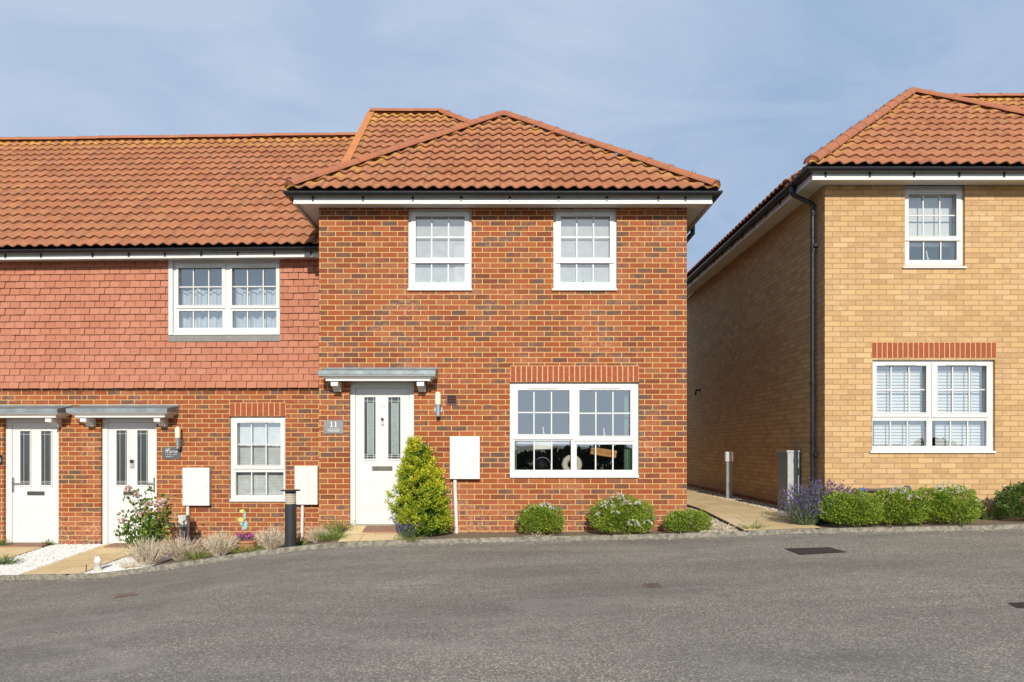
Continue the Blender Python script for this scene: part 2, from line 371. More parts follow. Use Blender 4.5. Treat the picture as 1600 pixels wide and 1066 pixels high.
SOIL.col(SOIL.mix(SOIL.rng(SOIL.noise(_o, 40, 5, .7), .4, .65), (.17, .125, .085), (.40, .32, .23))); SOIL.rough(.95); SOIL.bump(SOIL.noise(_o, 55, 5, .7), 1, .03)
offs = [0, .03, .12, .25, .4, .6, .8, 1.0, 1.3, 1.6, 2.0, 2.4, 3.2, 6, 10, 16]
structure(gridmesh('garden_bed', [x / 10 for x in range(-130, 131)], lambda x: [ky(x) + d for d in offs], plot_z, SOIL.m))
KERB = plain('kerb_concrete', (.225, .205, .165), .9, 0, .5, 16)
kb = MB(); N = 520; pts = []
for i in range(N + 1):
    x = -13 + 26 * i / N; y = ky(x); z = kz(x); pts.append((x, y, z))
for i in range(N):
    a, b = pts[i], pts[i + 1]
    jit = lambda x, k: .003 * math.sin(x * 37 + k) + .002 * math.sin(x * 91)
    A = [(a[0], a[1] - .005, a[2] - .09), (a[0], a[1] + jit(a[0], 0), a[2] + .012), (a[0], a[1] + .012, a[2] + .022), (a[0], a[1] + .036, a[2] + .022), (a[0], a[1] + .038, a[2] - .05)]
    B = [(b[0], b[1] - .005, b[2] - .09), (b[0], b[1] + jit(b[0], 0), b[2] + .012), (b[0], b[1] + .012, b[2] + .022), (b[0], b[1] + .036, b[2] + .022), (b[0], b[1] + .038, b[2] - .05)]
    gap = (i % 18 == 0)
    for k in range(4):
        dz = .012 if gap else 0
        kb.face([(A[k][0], A[k][1], A[k][2] - dz), (B[k][0], B[k][1], B[k][2] - dz), (B[k + 1][0], B[k + 1][1], B[k + 1][2] - dz), (A[k + 1][0], A[k + 1][1], A[k + 1][2] - dz)])
structure(kb.build('kerb', KERB))
def paving_mat():
    m = M('buff_paving'); o = m.obj()
    b = m.n('ShaderNodeTexBrick', {'Vector': m.scale(o, (1, 1, 0)), 'Color1': (0, 0, 0), 'Color2': (1, 1, 1), 'Mortar': (0, 0, 0), 'Scale': 1., 'Mortar Size': .006, 'Mortar Smooth': .2, 'Brick Width': .45, 'Row Height': .45, 'Bias': 0.}, offset=.35)
    c = m.ramp(b.outputs['Color'], [(0, (.66, .49, .25)), (1, (.78, .61, .35))]); c = m.mix(m.rng(m.noise(o, 18, 5, .7), .4, .7, 0, .6), c, (.56, .41, .21))
    c = m.mix(m.rng(m.noise(o, 1.7, 4), .5, .7, 0, .4), c, (.80, .68, .45)); m.col(m.mix(b.outputs['Fac'], c, (.36, .26, .14))); m.rough(.88)
    m.bump(m.math('SUBTRACT', m.math('MULTIPLY', m.noise(o, 60, 4), .4), b.outputs['Fac']), .5, .008); return m.m
PAVE = paving_mat()
def lay(name, xf, y0f, y1, mat, h, nx=8, ny=16, lip=True):
    """sheet on the plot ground: xf(t,y) -> x for t in 0..1"""
    b = MB(); G = []
    for i in range(nx + 1):
        row = []
        for j in range(ny + 1):
            t = i / nx; x0 = xf(t, y1); ys = y0f(x0); y = ys + (y1 - ys) * j / ny; x = xf(t, y); row.append((x, y, plot_z(x, y) + h))
        G.append(row)
    for i in range(nx):
        for j in range(ny): b.face([G[i][j], G[i + 1][j], G[i + 1][j + 1], G[i][j + 1]], smooth=True)
    if lip:
        for j in range(ny):
            for r, fl in ((G[0], 1), (G[-1], 0)):
                q = [r[j], r[j + 1], (r[j + 1][0], r[j + 1][1], r[j + 1][2] - .05), (r[j][0], r[j][1], r[j][2] - .05)]; b.face(q if fl else q[::-1])
    return b.build(name, mat)
kyf = lambda x: ky(x) + .037
px2x = lambda px, d: (px - CX) * d / F
def strip(xa, xb): return lambda t, y: xa + (xb - xa) * t
# paths straight out from each front door, buff slabs
structure(lay('path', strip(-2.24, -1.36), kyf, 10.84, PAVE, .018))
structure(lay('path', strip(-6.43, -5.62), kyf, 12.16, PAVE, .022))
structure(lay('path', strip(-8.35, -7.30), kyf, 12.2, PAVE, .022))
structure(lay('path', lambda t, y: 3.2 + 1.0 * t, kyf, 24, PAVE, .022, 8, 40))
# stone gravel: small loose chips
def chips(name, xa, xb, ya, yb, n, size, mat, h=0., shape=None):
    X = rng.uniform(xa, xb, n * 2); Y = ya + (yb - ya) * rng.uniform(0, 1, n * 2) ** 1.15
    keep = np.array([Y[i] > ky(X[i]) + .07 and (shape is None or shape(X[i], Y[i])) for i in range(n * 2)]); X, Y = X[keep][:n], Y[keep][:n]
    V = []; T = []
    for x, y in zip(X, Y):
        z = plot_z(x, y) + h; s = size * random.uniform(.6, 1.3); a = random.uniform(0, 6.28); c, s_ = math.cos(a) * s, math.sin(a) * s
        e = random.uniform(.5, .9); hh = s * random.uniform(.5, .9); t = random.random()
        p = [(x + c, y + s_, z), (x - s_ * e, y + c * e, z), (x - c, y - s_, z), (x + s_ * e, y - c * e, z)]; tp = (x + random.uniform(-.3, .3) * s, y + random.uniform(-.3, .3) * s, z + hh)
        for k in range(4): V += [p[k], p[(k + 1) % 4], tp]; T.append(t)
    return stuff(npmesh(name, np.array(V), 3, mat, None, T))
def tintmat(name, stops, rough=.8, trans=0., transc=None):
    m = M(name); c = m.ramp(m.attr('tint'), stops); m.col(c); m.rough(rough)
    if trans:
        t = m.n('ShaderNodeBsdfTranslucent', {'Color': c}).outputs[0]; m.set(m.out.inputs['Surface'], m.n('ShaderNodeMixShader', {0: trans, 1: m.b.outputs[0], 2: t}).outputs[0])
    return m.m
WGRAV = tintmat('white_gravel', [(0, (.50, .48, .44)), (.4, (.74, .73, .70)), (1, (.82, .81, .79))])
BGRAV = tintmat('beige_gravel', [(0, (.20, .16, .11)), (.4, (.46, .39, .29)), (1, (.68, .62, .52))])
WBASE = plain('gravel_base_white', (.62, .60, .56), .9, 0, .2, 40); BBASE = plain('gravel_base_beige', (.33, .275, .20), .9, 0, .35, 40)
stuff(lay('gravel', strip(-7.26, -6.45), kyf, 12.12, WBASE, .012, lip=False)); stuff(lay('gravel', strip(-5.60, -4.75), kyf, 11.1, WBASE, .012, lip=False))
stuff(lay('gravel', strip(4.22, 4.62), lambda x: 10.9, 24, BBASE, .014, 4, 30, lip=False)); stuff(lay('gravel', strip(2.64, 3.18), kyf, 20, BBASE, .010, 4, 30, lip=False))
chips('gravel', -7.28, -6.45, 9.9, 12.12, 5200, .014, WGRAV, .012); chips('gravel', -5.60, -4.85, 9.9, 11.0, 2600, .014, WGRAV, .012, lambda x, y: y < 10.55 + (-4.7 - x) * .5)
chips('gravel', 4.20, 4.60, 10.9, 20, 4200, .017, BGRAV, .014); chips('gravel', 2.66, 3.16, 10.05, 13, 1800, .014, BGRAV, .010)
V = []; T = []
for x in rng.uniform(-8, 7.4, 1500):                       # grit washed up along the kerb
    y = ky(x) - .015 - abs(rng.normal(0, .10)); z = road_z(x, y) + .001; q = random.uniform(.004, .010); a = random.uniform(0, 6.28); t_ = random.random()
    p = [(x + math.cos(a + k * 2.1) * q, y + math.sin(a + k * 2.1) * q, z) for k in range(3)]; tp = (x, y, z + q * .7)
    for k in range(3): V += [p[k], p[(k + 1) % 3], tp]; T.append(t_)
stuff(npmesh('road_grit', np.array(V), 3, BGRAV, None, T))
TIMB = plain('path_edging_timber', (.055, .038, .028), .85, 0, .3, 20)
structure(lay('path_edging', lambda t, y: 3.165 + .03 * t, kyf, 24, TIMB, .035, 1, 40))

# ------------------------------------------------------------------ roof tiles
def bz(verts, faces): pass
TW, TG = .178, .325
def tiled(name, parent, p0, along, up, L, H, clips, lich=None, amp=.0185, phase=0., mat=None):
    a = Vector(along); u = Vector(up); n = a.cross(u).normalized(); p0 = Vector(p0)
    K = 8; nw = int(L / TW) + 2; ns = nw * K; rows = int(math.ceil(H / TG))
    # one roll and one wider channel per wave
    def wv(t):
        t = t % 1.0
        return -math.cos(math.pi * t / .62) if t < .62 else math.cos(math.pi * (t - .62) / .38)
    h = [wv(i / K + phase) * amp for i in range(ns + 1)]
    bm = bmesh.new(); ul = bm.loops.layers.uv.new('UVMap')
    for r in range(rows):
        s0, s1 = r * TG, min((r + 1) * TG + .05, H + .03)
        if s1 <= s0 + .02: continue
        strips = []
        for i in range(ns + 1):
            x = i * TW / K
            tile = int(i / K / 2)
            j = .003 * math.sin(tile * 12.9 + r * 7.7)
            b0 = p0 + a * x + u * (s0 + j); b1 = p0 + a * x + u * s1
            strips.append((bm.verts.new(b0 + u * .03 + n * (h[i] + .016)), bm.verts.new(b0 + n * (h[i] + .026)), bm.verts.new(b0 + n * (h[i] + .041)), bm.verts.new(b1 + n * (h[i] + .004))))
        for i in range(ns):
            A, B = strips[i], strips[i + 1]; tx = (i + .5) / K / 2
            for k in range(3):
                f = bm.faces.new((A[k], B[k], B[k + 1], A[k + 1])); f.smooth = (k == 2)
                vv = (r + .2, r + .25, r + .3, r + .95)
                for lp, uvv in zip(f.loops, ((tx, vv[k]), (tx, vv[k]), (tx, vv[k + 1]), (tx, vv[k + 1]))): lp[ul].uv = uvv
    for co_, no in clips:
        geom = bm.verts[:] + bm.edges[:] + bm.faces[:]
        bmesh.ops.bisect_plane(bm, geom=geom, plane_co=co_, plane_no=no, clear_outer=True)
    me = bpy.data.meshes.new(name)
    bm.to_mesh(me); bm.free(); me.materials.append(mat or TILE)
    if lich:
        at = me.attributes.new('lichen', 'FLOAT', 'POINT'); at.data.foreach_set('value', [lich(v.co) for v in me.vertices])
    o = bpy.data.objects.new(name, me); COL.objects.link(o); o.parent = parent
    bm = bmesh.new(); q = [p0 - n * .03 + a * x + u * y for x, y in ((0, .1), (L, .1), (L, H), (0, H))]; bm.faces.new([bm.verts.new(c) for c in q])
    for co_, no in clips: bmesh.ops.bisect_plane(bm, geom=bm.verts[:] + bm.edges[:] + bm.faces[:], plane_co=co_, plane_no=no, clear_outer=True)
    mu = bpy.data.meshes.new('light_leak_sheet'); bm.to_mesh(mu); bm.free(); mu.materials.append(DARK); ou = bpy.data.objects.new('light_leak_sheet', mu); COL.objects.link(ou); ou.parent = o  # unseen dark sheet added below the tiles, stops light leaking through gaps
    return o
def ridge(name, parent, p, q, r=.105, step=.42, lift=.02, ticks=True):
    p, q = Vector(p), Vector(q); d = (q - p); Ln = d.length; d.normalize(); side = d.cross(Vector((0, 0, 1))).normalized(); up = side.cross(d).normalized(); b = MB(); clips = MB(); k = 0; s = 0
    while s < Ln - .01:
        e = min(Ln, s + step); jz = .004 * math.sin(k * 5.1); ra, rb = r + .009, r; n = 9; ring0, ring1, ring2 = [], [], []
        for i in range(n + 1):
            t = math.pi * (i / n) ; c, sn = math.cos(t), math.sin(t)
            f = lambda pt, rr: pt + side * (c * rr) + up * (sn * rr * .82 - .045 + lift + jz)
            ring0.append(f(p + d * (s - .02), ra)); ring1.append(f(p + d * e, rb)); ring2.append(f(p + d * (s - .02), ra - .022))
        for i in range(n):
            b.face([ring0[i], ring0[i + 1], ring1[i + 1], ring1[i]], smooth=True); b.face([ring2[i], ring2[i + 1], ring0[i + 1], ring0[i]])
        if ticks:
            for ss in (-.03, .03):
                c0 = p + d * (s + ss) + up * (r * .82 + lift - .05); clips.tube([c0, c0 + up * .032 + d * .008], .004, 4)
        if s == 0: b.face(ring0[::-1])
        s = e; k += 1
    o = b.build(name, RIDGE, parent)
    if clips.f: clips.build('ridge_clips', BLACK, o)
    return o
def hipclip(pt, dirn, keep):
    """vertical plane through pt along dirn; keep: a plan point on the kept side"""
    n = Vector((dirn[1], -dirn[0], 0)).normalized(); k = Vector((*keep, 0)) - Vector((pt[0], pt[1], 0))
    if n.dot(k) > 0: n = -n
    return (Vector((pt[0], pt[1], 0)), n)
def slope(t): c = 1 / math.sqrt(1 + t * t); return c, t * c

def gutter_profile(o, z, r=.056):
    out = [(o + r * math.cos(t), z + r * math.sin(t)) for t in [math.pi + math.pi * k / 10 for k in range(11)]]
    inn = [(o + (r - .006) * math.cos(t), z + (r - .006) * math.sin(t)) for t in [2 * math.pi - math.pi * k / 10 for k in range(11)]]
    return out + [(o + r + .004, z + .006), (o + r - .006, z + .006)] + inn
def eaves(parent, path, z_soffit, z_fb, z_ft, z_gut, oh, brackets):
    """z: soffit, fascia bottom/top, gutter rim; path along the walls"""
    MB().sweep([(0, z_soffit), (oh - .02, z_soffit), (oh - .02, z_soffit + .012), (0, z_soffit + .012)][::-1], path).build('soffit', WOODW, parent, recalc=True)
    fo = MB().sweep([(oh - .019, z_fb), (oh + .004, z_fb), (oh + .004, z_fb + .028), (oh, z_fb + .032), (oh, z_ft), (oh - .019, z_ft)][::-1], path).build('fascia', WOODW, parent, recalc=True)
    g = MB().sweep(gutter_profile(oh + .062, z_gut)[::-1], path).build('gutter', BLACK, parent, recalc=True)
    for (x, y, nx, ny) in brackets:
        b = MB(); tx, ty = -ny, nx
        c = lambda o, s, z: (x + nx * o + tx * s, y + ny * o + ty * s, z)
        for (o0, o1, za, zb_) in ((oh + .004, oh + .014, z_gut - .105, z_gut + .0),):
            q = [c(o0, -.012, za), c(o1, -.012, za), c(o1, .012, za), c(o0, .012, za)]; t = [(a[0], a[1], zb_) for a in q]
            b.face(q[::-1]); b.face(t)
            for k in range(4): b.face([q[k], q[(k + 1) % 4], t[(k + 1) % 4], t[k]])
        b.build('gutter_bracket', BLACK, g, recalc=True)
    return g

# ------------------------------------------------------------------ windows, doors
def window(fr, house, px, panes, v=.05, sashes=(), vents=(), sill=True, flash=False, handles=(), sillpx=None, opened=None):
    """px: outer frame in photo pixels; panes: (x0,y0,x1,y1,[vertical bars],[horizontal bars]); returns hole rectangle and part"""
    o = fr.rect(*px, v); gl = [fr.rect(*p[:4], v) for p in panes]
    win = MB().plate(o[0], o[1], o[2], o[3], v, v + .07, gl).build('window', WHITE, house)
    win_holes = gl
    for q in sashes:
        s = fr.rect(*q, v - .018); inner = [g for g in gl if g[0] > s[0] and g[1] < s[1] and g[2] > s[2] - .02 and g[3] < s[3] + .02]
        ob = MB().plate(s[0], s[1], s[2], s[3], v - .018, v + .02, inner)
        e = .012
        for g_ in inner: ob.plate(g_[0] - e, g_[1] + e, g_[2] - e, g_[3] + e, v - .024, v - .0175, [g_])
        ob.build('sash', WHITE, win)
    for p, g_ in zip(panes, gl):
        MB().face([(g_[0], v + .03, g_[2]), (g_[1], v + .03, g_[2]), (g_[1], v + .03, g_[3]), (g_[0], v + .03, g_[3])]) .build('pane', GLASS, win)
        hb = .0085
        for bx in p[4]:
            u = fr.hit(bx, 500, v + .02)[0]; MB().box(u - hb, u + hb, v + .014, v + .029, g_[2], g_[3]).build('glazing_bar', WHITE, win)
        for by in p[5]:
            w = fr.hit((p[0] + p[2]) / 2, by, v + .02)[1]; MB().box(g_[0], g_[1], v + .0155, v + .0285, w - hb, w + hb).build('glazing_bar', WHITE, win)
    for q in vents:
        a = fr.rect(*q, v - .03); MB().box(a[0], a[1], v - .034, v - .018, a[2], a[3]).box(a[0] + .02, a[1] - .02, v - .036, v - .034, a[2] + .003, a[2] + .007).build('trickle_vent', WHITE, win)
    for (hx, hy) in handles:
        u, w = fr.hit(hx, hy, v + .06); MB().box(u - .012, u + .012, v + .075, v + .09, w - .03, w + .02).prism([(u - .008, w), (u + .01, w), (u - .006, w + .12), (u - .022, w + .12)], 1, v + .09, v + .105).build('window_handle', WHITE, win)
    if sill:
        b = sillpx or (px[0] - 2, px[3] - 3.5, px[2] + 2, px[3] + 2); a = fr.rect(*b, -.03)
        MB().prism([(-.035, a[2]), (-.035, a[3] - .012), (v + .01, a[3]), (v + .01, a[2])], 0, a[0], a[1]).build('sill', WHITE, win, recalc=True)
    return o, win
def lintel(fr, house, px, n, v=-.003):
    a = fr.rect(*px, v); m = MB(); w = (a[1] - a[0]) / n
    MB().plate(a[0], a[1], a[2], a[3], v, .02).build('lintel_mortar', MORT, house)
    for i in range(n):
        j = random.uniform(-.002, .002); m.box(a[0] + i * w + .006, a[0] + (i + 1) * w - .006, v - .004 + j, v + .01, a[2] + .004, a[3] - .006)
    return m.build('lintel', SOLD, house)
def door(fr, house, px, leaf, glass, letter, handle, v=.06, bright=False, bell=None, digits=None):
    o = fr.rect(*px, v); l = fr.rect(*leaf, v + .01); gl = [fr.rect(*g, v + .01) for g in glass]
    fo = MB().plate(o[0], o[1], o[2], o[3], v, v + .09, [(l[0], l[1], l[2], l[3])]); fo.build('door_frame', WHITE, house)
    th = MB(); th.box(l[0], l[1], v - .02, v + .012, o[2], l[2] + .012).build('threshold', STEEL, house)
    b = MB().plate(l[0] + .004, l[1] - .004, l[2] + .014, l[3] - .004, v + .012, v + .06, gl)
    def mould(r, t=.012, d=.007):
        b.plate(r[0], r[1], r[2], r[3], v + .012 - d, v + .013, [(r[0] + t, r[1] - t, r[2] + t, r[3] - t)])
    W_, H_ = l[1] - l[0], l[3] - l[2]
    for g_ in gl:
        mould((g_[0] - .018, g_[1] + .018, g_[2] - .02, g_[3] + .02), .018, .012); mould((g_[0] - .05, g_[1] + .05, g_[2] - .055, g_[3] + .055), .01, .004)
    g0 = min(g_[2] for g_ in gl)
    for k in (0, 1):
        c = (l[0] + W_ * (.29 if k == 0 else .71)); hw = W_ * .17; mould((c - hw, c + hw, l[2] + H_ * .11, g0 - H_ * .16), .012, .006); mould((c - hw + .03, c + hw - .03, l[2] + H_ * .11 + .03, g0 - H_ * .16 - .03), .008, .004)
    dr = b.build('door', WHITE, house)
    for g_ in gl:
        MB().plate(g_[0], g_[1], g_[2], g_[3], v + .03, v + .034).build('pane', OBS, dr)
        c = MB(); gw = g_[1] - g_[0]; gh = g_[3] - g_[2]; t = .003; y = v + .0265
        if bright: MB().plate(g_[0] + gw * .28, g_[1] - gw * .22, g_[2] + gh * .075, g_[3] - gh * .09, v + .0275, v + .0295).build('frosted_pane', OBSL, dr)
        for fx in (.26, .80): c.box(g_[0] + gw * fx - t, g_[0] + gw * fx + t, y, y + .001, g_[2], g_[3])
        for fz in (.035, .065, .94): c.box(g_[0], g_[1], y - .0015, y - .0003, g_[2] + gh * fz - t, g_[2] + gh * fz + t)
        c.build('leading', plain_cache('lead_came', (.5, .52, .5), .4), dr)
    a = fr.rect(*letter, v)
    MB().plate(a[0], a[1], a[2], a[3], v + .002, v + .013).box(a[0] + .025, a[1] - .025, v - .001, v + .0022, a[2] + .012, a[3] - .010).build('letterbox', plain_cache('aged_metal', (.16, .15, .13), .35, .8), dr)
    if handle:
        u, w, sgn = *fr.hit(*handle[:2], v), handle[2]
        h = MB().box(u - .015, u + .015, v + .002, v + .013, w - .13, w + .11); h.tube([(u, v + .006, w + .02), (u, v - .04, w + .02), (u + sgn * .13, v - .042, w + .018)], .009, 8); h.tube([(u, v + .012, w - .07), (u, v - .006, w - .07)], .014, 10)
        h.build('handle', STEEL, dr)
    if bell:
        a = fr.rect(*bell, v); MB().plate(a[0], a[1], a[2], a[3], v - .01, v + .013).build('doorbell', plain_cache('bell_grey', (.45, .45, .45), .3, .3), dr)
        MB().plate(a[0] + .006, a[1] - .006, (a[2] * .45 + a[3] * .55), a[3] - .008, v - .012, v - .0095).build('doorbell_eye', BLACK, dr)
    if digits:
        q = MB()
        for dx in digits[0]:
            u, w = fr.hit(dx, digits[1], v); q.box(u - .005, u + .005, v + .006, v + .013, w - .022, w + .022); q.box(u - .012, u - .004, v + .0065, v + .013, w + .012, w + .02)
        q.build('door_number', plain_cache('digit_grey', (.4, .4, .38), .4, .5), dr)
    return o
_pc = {}
def plain_cache(n, c, r, mt=0):
    if n not in _pc: _pc[n] = plain(n, c, r, mt)
    return _pc[n]
def canopy(house, u0, u1, wt, dep=.38):
    """flat door canopy: lead top, moulded white cornice, two scrolled brackets"""
    zb_ = wt - .216
    cn = MB(); P = [(0, zb_), (-dep + .10, zb_), (-dep + .10, zb_ + .032), (-dep + .075, zb_ + .036), (-dep + .05, zb_ + .055), (-dep + .02, zb_ + .066), (-dep + .02, zb_ + .085), (0, zb_ + .085)]
    path = [(u0 + dep - .02, .0), (u0 + dep - .02, -.02)]
    cn.sweep([(-q[0] - (dep - .1) + .0, q[1]) for q in P][::-1], [(u0 + .38 - .02 - 0 + 0, 0.0), (u0 + .36, -.0001), (u1 - .36, -.0001), (u1 - .36, 0.0)]) if False else None
    prof = [(-.06, zb_), (0, zb_), (0, zb_ + .032), (.02, zb_ + .036), (.045, zb_ + .055), (.075, zb_ + .066), (.08, zb_ + .085), (-.06, zb_ + .085)]
    cn.sweep(prof[::-1], [(u0 + .08, 0), (u0 + .08, -dep + .08), (u1 - .08, -dep + .08), (u1 - .08, 0)])
    cn.box(u0 + .13, u1 - .13, -dep + .13, 0, zb_ + .02, zb_ + .08)
    can = cn.build('canopy', WHITE, house, recalc=True)
    ld = MB(); z0 = zb_ + .087
    sec = [(0, wt), (-.02, wt), (-.03, wt - .02), (-dep - .008, z0 + .05), (-dep - .012, z0 - .008), (-dep - .004, z0 - .008), (-dep, z0), (0, z0)]
    ld.prism(sec, 0, u0 - .004, u1 + .004)
    ld.build('lead_roof', LEAD, can, recalc=True)
    for c in (u0 + .195, u1 - .22):
        b = MB(); q = [(0, zb_ - .001), (-dep + .11, zb_ - .001), (-dep + .11, zb_ - .066)]
        for k in range(7):
            t = k / 6 * math.pi / 2; q.append((-dep + .115 + .16 * math.sin(t) * 1.0, zb_ - .070 - .065 * (1 - math.cos(t))))
        q += [(-.05, zb_ - .137), (0, zb_ - .137)]
        b.prism(q, 0, c - .05, c + .05); b.build('bracket', WHITE, can, recalc=True)
    return can
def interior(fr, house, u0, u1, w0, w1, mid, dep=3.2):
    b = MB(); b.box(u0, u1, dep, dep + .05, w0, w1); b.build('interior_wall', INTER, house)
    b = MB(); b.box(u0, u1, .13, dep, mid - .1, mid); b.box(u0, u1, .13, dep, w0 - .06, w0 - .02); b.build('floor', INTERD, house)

# ------------------------------------------------------------------ the red brick house in the middle
H1 = empty('brick_house', FM.o, 'red brick house with hipped roof and number 11 sign, centre of the photo', 'house')
HX0, HX1 = -2.687, 2.61
zf = lambda zc: zc + ZC
wt_ = zf(3.43)
holes = []
WIN_U = lambda x: [(x + 11.4, 338.8, x + 88, 403.6, [x + 36.4, x + 62.6], [371]), (x + 10.6, 411.7, x + 88, 441, [x + 36.2, x + 62.2], [])]
for x in (638.3, 864.6):
    o, w = window(FM, H1, (x, 327, x + 98.5, 452), WIN_U(x), sashes=[(x + 4, 331.5, x + 95, 411)], vents=[(x + 26, 332.2, x + 74, 335.6)], sillpx=(x - 1.5, 449.6, x + 99.5, 453.8), handles=[(x + 47, 441)])
    holes.append(o)
    ww = o
    A = FM.rect(x + 7, 330, x + 92, 446, .125); MB().box(A[0], A[1], .125, .128, A[2], A[3]).build('blind', plain_cache('grey_net', (.56, .58, .585), .9), w)
    if x < 700:
        A = FM.rect(x + 72, 384, x + 90, 446, .12); c = MB()
        for i in range(16):
            f = lambda k: (A[0] + (A[1] - A[0]) * k / 16, .112 + .006 * math.sin(k * 1.9)); p, q = f(i), f(i + 1); c.face([(p[0], p[1], A[2]), (q[0], q[1], A[2]), (q[0], q[1], A[3]), (p[0], p[1], A[3])], smooth=True)
        c.build('curtain', plain_cache('white_net', (.72, .73, .72), .9), w)
# ground floor picture window
o, w = window(FM, H1, (796.7, 597.8, 997.5, 744), [(809, 610, 889.5, 678.7, [834.3, 861.7], [644.8]), (905, 610, 984.5, 681, [931, 957.6], [645.9]),
              (804, 688.6, 892.3, 734.6, [834.5, 862], []), (901, 694.5, 988.3, 734.6, [930.6, 957.6], [])],
              sashes=[(802, 600.5, 896.5, 686.5), (898, 601.5, 991.5, 689)], vents=[(824, 604.6, 873, 607.4), (921, 604.6, 970, 607.4)], sillpx=(797, 741, 998.5, 746.5), handles=[(850, 680), (945, 682)])
holes.append(o); BIGWIN = o
MB().box(o[0] + .02, o[1] - .02, .13, .34, o[2] - .02, o[2] + .012).build('window_board', WHITE, w)
c = MB(); A = FM.rect(975, 605, 990, 740, .2)
for i in range(20):
    f = lambda k: (A[0] + (A[1] - A[0]) * k / 20, .2 + .02 * math.sin(k * 1.7)); p, q = f(i), f(i + 1); c.face([(p[0], p[1], A[2]), (q[0], q[1], A[2]), (q[0], q[1], A[3]), (p[0], p[1], A[3])], smooth=True)
c.build('curtain', plain_cache('green_curtain', (.22, .36, .24), .8), w); c = MB()
A = FM.rect(802, 605, 807.5, 740, .2)
for i in range(8):
    f = lambda k: (A[0] + (A[1] - A[0]) * k / 8, .2 + .02 * math.sin(k * 1.7)); p, q = f(i), f(i + 1); c.face([(p[0], p[1], A[2]), (q[0], q[1], A[2]), (q[0], q[1], A[3]), (p[0], p[1], A[3])], smooth=True)
c.build('curtain', plain_cache('green_curtain', (.22, .36, .24), .8), w)
# front door
holes.append(door(FM, H1, (547.5, 590, 647.5, 823), (555.5, 606.5, 640, 821), [(569.4, 621, 587, 717), (606.8, 621, 625.8, 717)], (581.5, 728.7, 613, 735.5), None, bright=True, bell=(595, 652.5, 600, 664), digits=([596.6, 600.2], 635)))
vent = FM.rect(697.8, 617, 713.8, 632.7); holes.append(vent)
MB().plate(HX0, HX1, -.12, wt_, 0, .12, holes).build('wall', RED, H1)
sw = MB()
for u in (HX0, HX1):
    s = -1 if u < 0 else 1
    sw.face([(u, 0.12, -.2), (u, 8.3, -.2), (u, 8.3, wt_ + .1), (u, .12, wt_ + .1)][::s], [(.12, -.2), (8.3, -.2), (8.3, wt_ + .1), (.12, wt_ + .1)][::s])
sw.face([(HX1, 8.3, -.2), (HX0, 8.3, -.2), (HX0, 8.3, wt_), (HX1, 8.3, wt_)])
sw.face([(HX0, .4, wt_), (HX0, 8.3, wt_), (HX0, 8.3, zf(3.5)), (HX0, 4.5, zf(6.6)), (HX0, .6, zf(3.5))][::-1])
sw.build('side_wall', RED, H1)
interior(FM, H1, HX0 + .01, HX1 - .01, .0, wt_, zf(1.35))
lintel(FM, H1, (797.6, 571.6, 998, 596.6), 24)
b = MB().plate(vent[0], vent[1], vent[2], vent[3], -.012, .03, [(vent[0] + .012, vent[1] - .012, vent[2] + .012, vent[3] - .012)])
for k in range(5):
    z = vent[2] + .022 + k * .024; b.prism([(-.008, z - .008), (-.008, z - .004), (.02, z + .012), (.02, z + .008)], 0, vent[0] + .01, vent[1] - .01)
b.build('air_vent', plain_cache('brown_vent', (.10, .055, .045), .5), H1)
zs = zf(3.43)
brk = [(x, 0, 0, -1) for x in (-2.70, -2.0, -1.30, -.62, .06, .74, 1.42, 2.14, 2.52)]
eaves(H1, [(HX0, 1.2), (HX0, 0), (HX1, 0), (HX1, 8.3)], zs + .0, zf(3.395), zf(3.50), zf(3.535), .285, brk)
EZ = zf(3.575); cxh = (HX0 + HX1) / 2; hw = (HX1 - HX0) / 2 + .36; TA = .775; ca, sa = slope(TA); ey = -.36
el, er = cxh - hw, cxh + hw; AP = (cxh, ey + hw, EZ + hw * TA)
def near_hips(p, lines=((el, er, ey),)):
    x, y = p.x, p.y; d = min(abs((y - ey) - (x - el)), abs((y - ey) - (er - x))) ; return max(0., 1 - d / .28) * .95 + .02
tiled('roof', H1, (el, ey, EZ), (1, 0, 0), (0, ca, sa), 2 * hw, hw / ca, [hipclip((el, ey), (1, 1), (cxh, ey)), hipclip((er, ey), (-1, 1), (cxh, ey))], near_hips, phase=.1)
tiled('roof', H1, (el, 4.2, EZ), (0, -1, 0), (ca, 0, sa), 4.2 - ey, hw / ca, [hipclip((el, ey), (1, 1), (el, 5)), (Vector((0, 4.2, 0)), Vector((0, 1, 0)))], near_hips)
tiled('roof', H1, (er, ey, EZ), (0, 1, 0), (-ca, 0, sa), 8.9 - ey, hw / ca, [hipclip((er, ey), (-1, 1), (er, 5)), (Vector((0, 8.7, 0)), Vector((0, 1, 0)))], near_hips)
for c_ in (el, er): ridge('hip_tiles', H1, (c_ + (.04 if c_ < 0 else -.04), ey + .03, EZ + .075), (AP[0], AP[1], AP[2] + .055), .10)
ridge('ridge_tiles', H1, (AP[0], AP[1] + .02, AP[2] + .02), (AP[0], 4.3, AP[2] + .02), .10)
